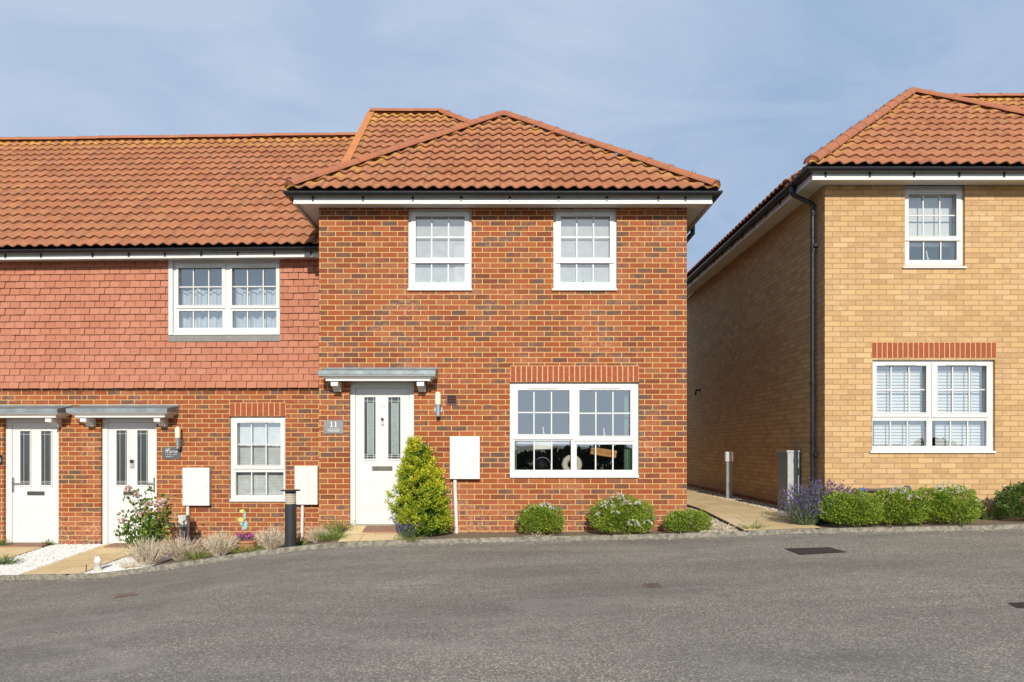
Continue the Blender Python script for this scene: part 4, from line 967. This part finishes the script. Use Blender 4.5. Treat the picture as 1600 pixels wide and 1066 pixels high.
cover([(178, 935), (216, 930), (206, 926.5), (184, 929.5)], 'faint rusty cover in the tarmac below the white ornament', (RUSTF, plain('rust_brown', (.20, .13, .09), .85, 0, .3, 25)), .12, 0)

# ------------------------------------------------------------------ things in the picture window
bx = lambda px, py, v: FM.world(*((lambda q: (q[0], v, q[1]))(FM.hit(px, py, v))))
SILLZ = FM.world(0, 0, BIGWIN[2] + .012)[2]
u, w = FM.hit(893.5, 728, .24); r = .145
t = MB(); 
for i in range(36):
    for j in range(14):
        def tp(a, b_): return (math.cos(a) * (.105 + .045 * math.cos(b_)), .045 * math.sin(b_), math.sin(a) * (.105 + .045 * math.cos(b_)))
        a0, a1, b0, b1 = 2 * math.pi * i / 36, 2 * math.pi * (i + 1) / 36, 2 * math.pi * j / 14, 2 * math.pi * (j + 1) / 14; t.face([tp(a0, b0), tp(a1, b0), tp(a1, b1), tp(a0, b1)][::-1], smooth=True)
o = t.build('ring_ornament', plain('cream_ceramic', (.74, .66, .52), .5, 0, .04)); o.location = (FM.world(u, .22, 0)[0], FM.world(u, .22, 0)[1], SILLZ + .148); tag(o, 'cream ring ornament standing on the sill behind the window mullion', 'ornament')
u, w = FM.hit(846, 727, .24); t = empty('mirror_globe', (u, DW + .26, SILLZ), 'round glossy black globe on the sill in the left half of the window', 'globe')
MB().lathe([(.115 * math.sin(math.pi * k / 14), .13 - .115 * math.cos(math.pi * k / 14)) for k in range(15)], 24).build('globe', plain_cache('gloss_black', (.015, .015, .016), .08), t); MB().lathe([(0, 0), (.07, 0), (.06, .02), (0, .03)], 20).build('foot', BLACK, t)
ct = MB(); ct.lathe([(.12, -.008), (.132, -.008), (.132, .008), (.12, .008)], 24); oo = ct.build('rim', STEEL, t); oo.location = (.02, .03, .13); oo.rotation_euler = (R(80), 0, R(15))
u, w = FM.hit(943, 707, .16); t = empty('hanging_sign', (u, DW + .15, ZC), 'tilted orange wooden board sign hung inside the window', 'sign'); t.location.z = FM.world(0, 0, w)[2]
for k, z in enumerate((-.052, .003)):
    o = MB().box(-.19, .19, 0, .014, z, z + .05).build('board', plain_cache('orange_wood', (.62, .27, .06), .6), t); o.rotation_euler = (0, R(9), 0)
o = MB().tube([(-.15, .007, .05), (-.03, .02, .2), (.14, .007, .05)], .003, 5).build('string', plain_cache('string', (.4, .3, .2), .9), t); o.rotation_euler = (0, R(9), 0)
o = MB().box(-.012, .002, -.002, -.0005, -.02, .022).box(.005, .012, -.002, -.0005, -.01, .03).build('lettering', plain_cache('sign_grey', (.45, .36, .28), .7), t); o.rotation_euler = (0, R(9), 0)
a = FM.rect(808, 687, 889, 695, .13); hw_ = (a[1] - a[0]) / 2; rr_ = (a[3] - a[2]) / 2
t = empty('roller_blind', (FM.world((a[0] + a[1]) / 2, 0, 0)[0], DW + .135, FM.world(0, 0, a[2])[2]), 'white roller tube with a paper box hanging at the top of the lower left pane', 'roller blind')
MB().tube([(-hw_, 0, rr_), (hw_, 0, rr_)], rr_, 14).build('roller', plain_cache('roller_white', (.80, .79, .74), .6), t)
MB().box(-.135, .13, -.048, -.040, -.065, .07).build('paper', plain_cache('paper_cream', (.82, .80, .74), .7), t)
# ------------------------------------------------------------------ planting
def leaves(C, D, size, aspect=.5, jitter=.6, fold=0.):
    """leaf quads at C pointing along D"""
    n = len(C); D = D + rng.normal(0, jitter, (n, 3)); D /= np.linalg.norm(D, axis=1)[:, None] + 1e-9
    S = np.cross(D, rng.normal(0, 1, (n, 3))); S /= np.linalg.norm(S, axis=1)[:, None] + 1e-9
    s = (size * rng.uniform(.65, 1.25, n))[:, None]; a = aspect
    V = np.stack([C, C + D * s * .5 + S * s * a * .5, C + D * s, C + D * s * .5 - S * s * a * .5], 1); return V.reshape(-1, 3)
def unit(n, zmin=-1.): 
    P = rng.normal(0, 1, (n * 3, 3)); P /= np.linalg.norm(P, axis=1)[:, None]; P = P[P[:, 2] > zmin]; return P[:n]
LEAF_HEBE = tintmat('hebe_leaf', [(0, (.08, .14, .012)), (.45, (.20, .30, .026)), (.8, (.33, .42, .045)), (1, (.44, .48, .08))], .5, .25)
LEAF_CON = tintmat('golden_conifer', [(0, (.045, .10, .009)), (.4, (.15, .26, .016)), (.74, (.40, .46, .018)), (1, (.72, .66, .035))], .6, .22)
LEAF_DK = tintmat('box_leaf', [(0, (.04, .09, .012)), (.6, (.09, .17, .022)), (1, (.17, .24, .04))], .5, .25)
STRAW = tintmat('dry_stem', [(0, (.34, .27, .18)), (.5, (.60, .51, .38)), (1, (.80, .72, .60))], .9, .1)
GREYG = tintmat('lavender_leaf', [(0, (.05, .085, .035)), (.5, (.11, .16, .075)), (1, (.20, .24, .13))], .8, .15)
PURP = tintmat('lavender_flower', [(0, (.05, .033, .11)), (.5, (.115, .08, .20)), (1, (.23, .175, .33))], .8, .15)
WEED = tintmat('weed_leaf', [(0, (.07, .12, .02)), (.5, (.17, .23, .04)), (1, (.34, .34, .10))], .7, .25)
PETALW = tintmat('white_petal', [(0, (.55, .54, .45)), (1, (.82, .81, .76))], .6, .2)
PETALP = tintmat('pink_petal', [(0, (.62, .38, .34)), (.6, (.80, .62, .56)), (1, (.84, .75, .68))], .6, .25)
PETALM = tintmat('magenta_petal', [(0, (.22, .03, .24)), (.6, (.50, .09, .42)), (1, (.65, .25, .60))], .6, .25)
TWIG = plain('twig_bark', (.10, .065, .04), .9, 0, .3, 30)
def blobs(C, n, size, lumps, seed, squash=1., dens=1.6):
    """points on and inside a lumpy shrub: several overlapping lobes"""
    P, D = [], []
    for (c, r) in lumps:
        k = int(n * r[0] * r[2] / sum(q[1][0] * q[1][2] for q in lumps)); u = unit(k, -.75); rad = 1 - np.abs(rng.normal(0, .16, len(u)))
        bump = 1 + .09 * np.sin(u[:, 0] * 9 + seed) * np.sin(u[:, 1] * 8 + seed * 2) + .07 * np.sin(u[:, 2] * 11 + u[:, 0] * 7 + seed)
        P.append(np.array(c) + u * np.array(r) * (rad * bump)[:, None]); D.append(u + np.array((0, 0, .35)))
    return np.vstack(P), np.vstack(D)
def clumptint(P, sc_, seed, spread=.22):
    return np.clip(.48 + .25 * np.sin(P[:, 0] * sc_ + seed) * np.sin(P[:, 2] * sc_ * 1.1 + seed * 1.7) * np.cos(P[:, 1] * sc_) + rng.normal(0, spread, len(P)), 0, 1)
def shrub(name, loc, lumps, n, size, mat, label, cat, flowers=(), group=None, seed=1.):
    t = empty(name, loc, label, cat, 0, group); P, D = blobs(None, n, size, lumps, seed); P = P[P[:, 2] > -.03]; D = D[:len(P)] if len(D) != len(P) else D
    D = np.zeros_like(P); cen = np.array([c for c, r in lumps]).mean(0); D = P - cen; D /= np.linalg.norm(D, axis=1)[:, None] + 1e-6; D[:, 2] += .4
    npmesh('foliage', leaves(P, D, size, .55, .55), 4, mat, t, clumptint(P, 14, seed))
    SV = []; ST = []
    for k in range(26):
        c, r = lumps[k % len(lumps)]; u = unit(12, -.1)[0]; p = np.array(c) + u * np.array(r) * .95; d = u + np.array((0, 0, .7)); d /= np.linalg.norm(d); q_ = rng.uniform(0, random.uniform(.03, .085), 9); C = p + d * q_[:, None]; SV.append(leaves(C, np.repeat(d[None], 9, 0), size, .5, .6)); ST += list(np.clip(rng.normal(.75, .15, 9), 0, 1))
    npmesh('shoots', np.vstack(SV), 4, mat, t, ST)['kind'] = 'stuff'
    b = MB()
    for k in range(9):
        a = k * 2.4; c, r = lumps[k % len(lumps)]; b.tube([(c[0] * .3, c[1] * .3, -.05), (c[0] + .35 * r[0] * math.cos(a), c[1] + .35 * r[1] * math.sin(a), c[2] + r[2] * .35)], [.012, .004], 6)
    b.build('stems', TWIG, t)
    if flowers:
        V = []; 
        for (fx, fy, fz, fr_, k) in flowers:
            u = unit(k, -.2) * np.array((fr_, fr_ * .6, fr_ * .8)); C = np.array((fx, fy, fz)) + u
            for c in C:
                w_ = unit(5, -.1); V.append(leaves(np.repeat(c[None], len(w_), 0), w_ + np.array((0, -.4, .3)), .017, .8, .3))
        V = np.vstack(V); npmesh('flowers', V, 4, PETALW, t, rng.uniform(0, 1, len(V) // 4))
    return t
def stand(px, py, d): x = (px - CX) * d / F; return (x, d, plot_z(x, d))
G_HEBE = 'low clipped shrubs at the kerb'
sx = lambda px, d=10.42: px2x(px, d)
# three low shrubs before the middle house (x,y centre in front of the wall)
shrub('hebe_shrub', (sx(845), 10.44, plot_z(sx(845), 10.44)), [((-.06, 0, .21), (.26, .24, .215)), ((.13, .02, .2), (.20, .22, .20)), ((0, -.02, .24), (.22, .2, .185))], 11000, .024, LEAF_HEBE, 'small round green shrub with white flowers on top, left of the wide flowering shrub', 'shrub', [(.06, -.08, .40, .075, 42), (.14, -.1, .37, .05, 18), (-.12, -.1, .39, .03, 8), (-.2, -.1, .34, .025, 5)], G_HEBE, 1.3)
shrub('hebe_shrub', (sx(971), 10.44, plot_z(sx(971), 10.44)), [((-.2, 0, .24), (.25, .25, .24)), ((.03, 0, .30), (.28, .26, .235)), ((.26, 0, .23), (.2, .23, .23)), ((0, -.05, .15), (.4, .22, .16))], 17000, .024, LEAF_HEBE, 'widest of the three shrubs under the red brick wall, dotted with white flowers', 'shrub',
      [(-.22, -.2, .40, .10, 40), (-.08, -.16, .50, .10, 42), (.05, -.2, .42, .07, 22), (.22, -.18, .42, .06, 26), (-.33, -.2, .28, .05, 16), (.12, -.27, .15, .09, 40), (.33, -.2, .16, .06, 22), (-.12, -.24, .30, .06, 14)], G_HEBE, 2.6)
shrub('hebe_shrub', (sx(1073), 10.42, plot_z(sx(1073), 10.42)), [((-.14, 0, .12), (.17, .2, .145)), ((.05, 0, .14), (.2, .2, .16)), ((.2, 0, .13), (.13, .17, .14))], 8500, .023, LEAF_HEBE, 'lowest plain green shrub at the right corner of the red brick house', 'shrub', (), G_HEBE, 3.7)
# hedge of shrubs before the buff house
for (px, wd, ht, fl, lab, sd) in ((1330, .43, .45, (), 'plain green shrub growing into the purple lavender', 4.2), (1405, .40, .47, [(-.1, -.2, .44, .11, 46), (.08, -.24, .36, .08, 24)], 'green shrub with scattered white flowers, second from the lavender', 5.9), (1478, .46, .50, [(-.05, -.12, .44, .16, 80), (.15, -.14, .43, .08, 24), (.3, -.24, .32, .03, 5)], 'green shrub with a white flowered crown, at the right end of the low hedge', 7.1)):
    x, y = px2x(px, 10.14), 10.16; shrub('hebe_shrub', (x, y, plot_z(x, y)), [((-wd * .35, 0, ht * .47), (wd * .62, .31, ht * .5)), ((wd * .35, .02, ht * .48), (wd * .62, .31, ht * .52)), ((0, -.04, ht * .32), (wd * .9, .32, ht * .34))], 16500, .026, LEAF_HEBE, lab, 'shrub', fl, G_HEBE, sd)
x, y = px2x(1604, 10.2), 10.22; shrub('hebe_shrub', (x, y, plot_z(x, y)), [((0, 0, .24), (.36, .3, .27)), ((.15, 0, .28), (.3, .3, .27))], 12000, .026, LEAF_DK, 'dark green shrub cut by the right edge of the photo', 'shrub', (), G_HEBE, 8.8)

# golden conifer
x, y = px2x(658, 10.42), 10.43; z = plot_z(x, y); t = empty('conifer', (x, y, z), 'bushy golden green dwarf conifer in front of the white door', 'conifer')
HCn = 1.27; V = []; T = []
def conrad(zf_): # half width over height
    return float(np.interp(zf_, [0, .09, .22, .36, .5, .63, .79, .9, 1.0], [.25, .32, .355, .345, .31, .27, .17, .075, .01]))
for k in range(330):
    zf_ = random.random() ** 1.05 * .985; az = random.uniform(0, 2 * math.pi); r = conrad(zf_) * random.uniform(.66, 1.06) * (1 + .13 * math.sin(az * 3 + zf_ * 11)); cx_ = .045 - .14 * zf_
    base = np.array((cx_ + r * math.cos(az) * .92, r * math.sin(az) * .78, zf_ * HCn)); out = np.array((math.cos(az) * .8, math.sin(az) * .8, .95 + zf_ * .6)); out /= np.linalg.norm(out); sz = random.uniform(.09, .19) * (1.1 - .4 * zf_)
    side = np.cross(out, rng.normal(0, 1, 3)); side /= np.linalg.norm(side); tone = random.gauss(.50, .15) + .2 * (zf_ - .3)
    for fr_ in range(4): # flat fan sprays
        ang = random.uniform(-.7, .7); d = out * math.cos(ang) + side * math.sin(ang) + rng.normal(0, .18, 3); d /= np.linalg.norm(d); m_ = 30
        s = rng.uniform(0, 1, m_); C = base + d * (s * sz)[:, None] + rng.normal(0, .012, (m_, 3)); V.append(leaves(C, np.repeat(d[None], m_, 0), .032, .42, .5)); T += list(np.clip(tone + (s - .45) * .55 + rng.normal(0, .1, m_), 0, 1))
for k in range(130): # inner sprays fill the gaps
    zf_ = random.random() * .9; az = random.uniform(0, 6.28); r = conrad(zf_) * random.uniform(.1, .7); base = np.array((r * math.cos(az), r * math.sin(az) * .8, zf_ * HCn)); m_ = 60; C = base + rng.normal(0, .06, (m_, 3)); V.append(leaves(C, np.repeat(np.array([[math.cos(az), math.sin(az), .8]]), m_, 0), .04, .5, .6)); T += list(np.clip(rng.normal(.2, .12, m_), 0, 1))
V = np.vstack(V); V[:, 2] = np.maximum(V[:, 2], .0); npmesh('foliage', V, 4, LEAF_CON, t, T); MB().tube([(0, 0, -.1), (.01, 0, .5), (-.03, 0, 1.25)], [.035, .025, .006], 8).build('trunk', TWIG, t)

def tuft(name, loc, n, h, spread, mat, label, cat, flowers=None, group=None, width=.004, flop=.6, leafy=0, leafmat=None, fsize=.012, flen=.07, wide=1.):
    """clump of thin arching stems, some with flower spikes"""
    t = empty(name, loc, label, cat, 0, group); V = []; T = []; FV = []; LV = []
    for k in range(n):
        az = random.uniform(0, 6.28); ro = random.random() ** .6; b = np.array((math.cos(az) * spread * .35 * ro * wide, math.sin(az) * spread * .3 * ro, 0)); hh = h * random.uniform(.55, 1.08) * (1 - .25 * ro)
        tip = b + np.array((math.cos(az) * spread * ro * wide, math.sin(az) * spread * .8 * ro, hh)) + rng.normal(0, .02, 3); mid = (b + tip) / 2 + np.array((0, 0, hh * .12 * flop)) ; w_ = width * random.uniform(.6, 1.4); tt = random.random()
        sd = np.array((math.sin(az + 1.2), -math.cos(az + 1.2) * .4, 0)); sd = np.array((1., .3 * math.sin(az), 0)) if random.random() < .6 else sd
        p = [b, mid, tip]
        for i in (0, 1):
            w0, w1 = w_ * (1 - .3 * i), w_ * (.7 - .45 * i); V += [p[i] - sd * w0, p[i] + sd * w0, p[i + 1] + sd * w1, p[i + 1] - sd * w1]; T.append(tt)
        if leafy:
            s = rng.uniform(.1, .85, leafy); C = b + (tip - b) * s[:, None] + rng.normal(0, .008, (leafy, 3)); LV.append(leaves(C, np.repeat(((tip - b) / hh)[None], leafy, 0), .04, .16, .45))
        if flowers is not None and random.random() < flowers:
            dr = (tip - mid); dr /= np.linalg.norm(dr); m_ = 9; s = rng.uniform(0, flen, m_); C = tip + dr * s[:, None] - dr * flen * .5; FV.append(leaves(C, np.repeat(dr[None], m_, 0), fsize * 1.6, .8, .7))
    npmesh('stems', np.array(V), 4, mat, t, T)
    if LV: LV = np.vstack(LV); npmesh('leaves', LV, 4, leafmat or GREYG, t, rng.uniform(0, 1, len(LV) // 4))
    if FV: FV = np.vstack(FV); npmesh('flowers', FV, 4, PURP, t, rng.uniform(0, 1, len(FV) // 4))
    return t
# lavender at the corner of the buff house
x, y = px2x(1290, 10.45), 10.55; tuft('lavender', (x, y, plot_z(x, y)), 520, .58, .40, GREYG, 'large purple lavender at the corner of the buff house', 'lavender', .8, None, .0035, .5, 12, GREYG, .013, .08, 1.05)
x, y = px2x(1262, 10.25), 10.32; tuft('lavender', (x, y, plot_z(x, y)), 280, .40, .26, GREYG, 'lower purple lavender leaning over the paved side path', 'lavender', .75, None, .0035, .5, 12, GREYG, .013, .08, 1.0)
x, y = px2x(636, 10.1), 10.14; tuft('lavender', (x, y, plot_z(x, y)), 70, .26, .15, GREYG, 'small purple flowering plant at the foot of the golden conifer', 'lavender', .8, None, .003, .5, 8, GREYG, .012, .06)
# dried lavender clumps left of the door
for (px, d, h, s, n, lab, lf_) in ((231, 10.25, .40, .26, 230, 'pale dried lavender clump in front of the rose bush', 5), (282, 10.5, .36, .26, 200, 'straw coloured dried clump between the rose bush and the grey lantern', 0), (343, 10.4, .36, .22, 220, 'dried straw clump left of the terracotta pot', 0), (424, 10.5, .33, .21, 210, 'dried straw clump between the terracotta pot and the black bollard', 0), (497, 10.5, .24, .18, 130, 'low brown dried clump right of the black bollard', 2)):
    x = px2x(px, d); tuft('dried_lavender', (x, d, plot_z(x, d)), n * 2, h, s * .95, STRAW, lab, 'dried plant', None, 'dried lavender clumps along the kerb', .0026, .3, 5, STRAW)
def weeds(px, d, n, h, s, lab, mat=WEED, nm='weed', lf_=4): x = px2x(px, d); return tuft(nm, (x, d, plot_z(x, d)), n, h, s, mat, lab, 'weed', None, 'weeds and grasses at the kerb', .004, .4, lf_, mat, wide=1.4)
weeds(516, 10.2, 150, .15, .17, 'bright green ground cover at the left edge of the main path')
weeds(528, 10.55, 90, .24, .16, 'grey green sprigs against the wall left of the main path')
weeds(466, 10.6, 70, .20, .12, 'green tuft right behind the black bollard', WEED)
weeds(310, 10.35, 80, .16, .16, 'green weeds right of the grey lantern')
weeds(385, 10.2, 90, .12, .22, 'low weeds in front of the terracotta pot')
weeds(205, 10.05, 60, .17, .16, 'yellowing grass at the gravel edge by the rose', STRAW, 'dry_grass', 3)
weeds(6, 10.6, 100, .16, .18, 'dark green tuft at the left edge by the white gravel', LEAF_DK)
weeds(75, 12.0, 30, .12, .06, 'tiny weed at the sill of the leftmost door', LEAF_DK)
weeds(2, 11.9, 60, .16, .10, 'green tuft against the brick at the left edge', LEAF_DK)
weeds(1130, 10.35, 120, .10, .30, 'dry grass on the gravel corner beside the side path', STRAW, 'dry_grass', 1)
weeds(1178, 10.2, 40, .12, .14, 'sparse sprigs at the timber edging of the side path')
weeds(840, 10.2, 50, .05, .16, 'flat brown weed under the small round shrub', STRAW, 'dry_grass', 1)
weeds(640, 10.08, 40, .07, .12, 'low yellow weed at the kerb below the conifer')
weeds(1545, 10.45, 30, .28, .13, 'thin young plant in the bare soil before the buff wall', LEAF_DK, 'seedling', 8); weeds(1562, 10.5, 26, .26, .10, 'thin leafy stem beside the right edge shrub', LEAF_DK, 'seedling', 8)
# rose bush
x, y = px2x(230, 10.85), 10.85; z = plot_z(x, y); t = empty('rose_bush', (x, y, z), 'loose rose bush with pale pink flowers beside the terrace door', 'rose')
ROSE = tintmat('rose_leaf', [(0, (.055, .11, .015)), (.5, (.14, .23, .03)), (.85, (.27, .31, .06)), (1, (.38, .24, .07))], .5, .25)
st = MB(); V = []; FV = []; FT = []
tips = [(-.28, .9), (-.20, 1.02), (-.05, .96), (.06, .84), (.22, .86), (.31, .84), (-.33, .62), (.28, .60), (.1, .66), (-.1, .74), (-.3, .42), (.2, .42), (0, .5), (.33, .72)]
for i, (tx, tz) in enumerate(tips):
    b0 = Vector((random.uniform(-.06, .06), random.uniform(-.05, .05), -.03)); m1 = Vector((tx * .45 + random.uniform(-.04, .04), random.uniform(-.1, .1), tz * .55)); tp = Vector((tx, random.uniform(-.14, .12), tz)); st.tube([b0, m1, tp], [.008, .006, .003], 6)
    for s in np.linspace(.25, 1, 11):
        c = b0.lerp(m1, s * 2) if s < .5 else m1.lerp(tp, s * 2 - 1); m_ = 12 if tz < .8 else 6; C = np.array(c) + rng.normal(0, .05, (m_, 3)); V.append(leaves(C, rng.normal(0, 1, (m_, 3)) + np.array((0, -.3, .2)), .068, .68, .4))
V = np.vstack(V); npmesh('leaves', V, 4, ROSE, t, np.clip(rng.normal(.45, .25, len(V) // 4), 0, 1)); st.build('stems', TWIG, t)
for (fx, fz) in ((-.32, .56), (-.22, 1.02), (.07, .80), (.20, .82), (.285, .84), (-.02, .66), (.24, .80), (-.10, .93)):
    m_ = 26; u = unit(m_, -.6); C = np.array((fx, -.1, fz)) + u * .018; FV = leaves(C, u + np.array((0, -.2, .2)), .046, 1.0, .25); npmesh('rose_flower', FV, 4, PETALP, t, rng.uniform(0, 1, m_))
# terracotta pot, flowers and butterfly ornament
TERRA = plain('terracotta', (.52, .24, .12), .85, 0, .15, 12)
x, y = px2x(382, 10.75), 10.75; z = plot_z(x, y); t = empty('flower_pot', (x, y, z), 'wide terracotta pot of magenta flowers', 'flower pot')
MB().lathe([(0, 0), (.14, 0), (.185, .13), (.20, .135), (.205, .165), (.185, .165), (.175, .14), (0, .14)], 28).build('pot', TERRA, t)
V = []
for (fx, s) in ((-.09, .05), (-.02, .045), (.07, .065), (.10, .05)):
    C = np.array((fx, -.02, .20)) + rng.normal(0, s * .5, (60, 3)); V.append(leaves(C, rng.normal(0, 1, (60, 3)) + np.array((0, -.5, .5)), .03, .9, .3))
V = np.vstack(V); npmesh('flowers', V, 4, PETALM, t, rng.uniform(0, 1, len(V) // 4))
C = np.array((0, 0, .17)) + rng.normal(0, 1, (160, 3)) * np.array((.09, .07, .02)); npmesh('leaves', leaves(C, rng.normal(0, .5, (160, 3)) + np.array((0, 0, 1)), .04, .4, .4), 4, WEED, t, rng.uniform(0, .6, 160))
x, y = px2x(378, 10.55), 10.58; z = plot_z(x, y); t = empty('garden_ornament', (x, y, z), 'painted butterfly ornament on a thin stake above the terracotta pot', 'ornament')
MB().tube([(.02, 0, -.05), (.0, 0, .30)], .004, 6).build('stake', TWIG, t)
BUT = [((-.01, .31), (.06, .33), (.075, .41), (.05, .45), (.01, .42)), ((.01, .42), (-.055, .44), (-.06, .475), (-.01, .49), (.03, .47)), ((.02, .46), (.05, .47), (.045, .57), (.02, .60)), ((.02, .55), (-.035, .56), (-.03, .595), (.03, .61)), ((-.04, .40), (.01, .36), (.02, .42), (-.02, .44))]
for k, q in enumerate(BUT):
    b = MB(); ymid = -.01 - .02 * (k % 2); b.prism(q, 1, ymid, ymid + .006); b.build('wing', plain_cache(('wing_blue', 'wing_yellow')[k % 2], ((.24, .46, .46), (.62, .52, .14))[k % 2], .5), t, recalc=True)
# white ornament and stick on the gravel
x, y = px2x(152, 10.1), 10.12; z = plot_z(x, y) + .012; t = empty('garden_statue', (x, y, z), 'small white stone figure on the gravel at the path edge', 'statue')
MB().lathe([(0, 0), (.052, 0), (.056, .02), (.04, .05), (.045, .07), (.048, .085), (0, .09)], 14).build('base', plain_cache('cast_stone', (.52, .49, .42), .9), t)
b = MB(); b.lathe([(.052 * math.sin(math.pi * k / 9), .135 - .058 * math.cos(math.pi * k / 9)) for k in range(10)], 14); b.lathe([(0, 0), (.012, .006), (.010, .014), (0, .02)], 8, (-.026, -.02, .178)); b.lathe([(0, 0), (.012, .006), (.010, .014), (0, .02)], 8, (.026, -.02, .178)); b.build('figure', plain_cache('pale_stone', (.70, .69, .66), .8), t)
x, y = px2x(134, 10.02), 10.02; z = plot_z(x, y); tag(MB().tube([(x, y, z - .03), (x + .006, y, z + .06), (x + .012, y, z + .115)], .007, 6).build('stick', TWIG), 'short dark stick upright in the gravel by the kerb', 'stick')
x, y = px2x(1529, 10.6), 10.6; z = plot_z(x, y); t = empty('plant_pot', (x, y, z), 'little black plastic pot against the buff wall right of the hedge', 'plant pot'); MB().lathe([(0, 0), (.05, 0), (.065, .15), (.078, .15), (.078, .19), (.066, .19), (.06, .16), (0, .15)], 18).build('pot', BLACK, t); b = MB().lathe([(0, 0), (.055, 0), (.055, .012), (0, .012)], 14, (0, 0, .152)); b.build('soil', SOIL.m, t)

# ------------------------------------------------------------------ behind: gate at the far end of the side path; hedge across the drive (seen in the window glass)
z = plot_z(3.5, 19.5); t = empty('garden_gate', (3.6, 20.2, z), 'dark timber gate at the far end of the side path between the houses', 'gate'); b = MB()
for k in range(14): b.box(-1.0 + k * .14, -1.0 + k * .14 + .133, 0, .02, .04, 1.75)
b.build('boards', TIMB, t); MB().box(-1.0, .95, .021, .06, .3, .4).box(-1.0, .95, .021, .06, 1.4, 1.5).build('rail', TIMB, t)
hp = []
for k in range(26):
    cx_ = -25 + 2 * k; hp.append(((cx_, 0, .9 + .25 * math.sin(k * 1.7)), (1.5, .9, 1.0 + .25 * math.sin(k * 2.3))))
P, D = blobs(None, 52000, .2, hp, 2.2); t = empty('hedge', (0, -15, -.75), 'long dark green hedge across the drive behind the photographer', 'hedge'); npmesh('foliage', leaves(P, D, .26, .75, .6), 4, tintmat('hedge_leaf', [(0, (.018, .030, .010)), (1, (.045, .07, .02))], .8), t, clumptint(P, 2, 1.))
b = MB()
for k in range(26): b.tube([(-25 + 2 * k, 0, -.3), (-25 + 2 * k, 0, .9)], .04, 6)
b.build('stems', TWIG, t)
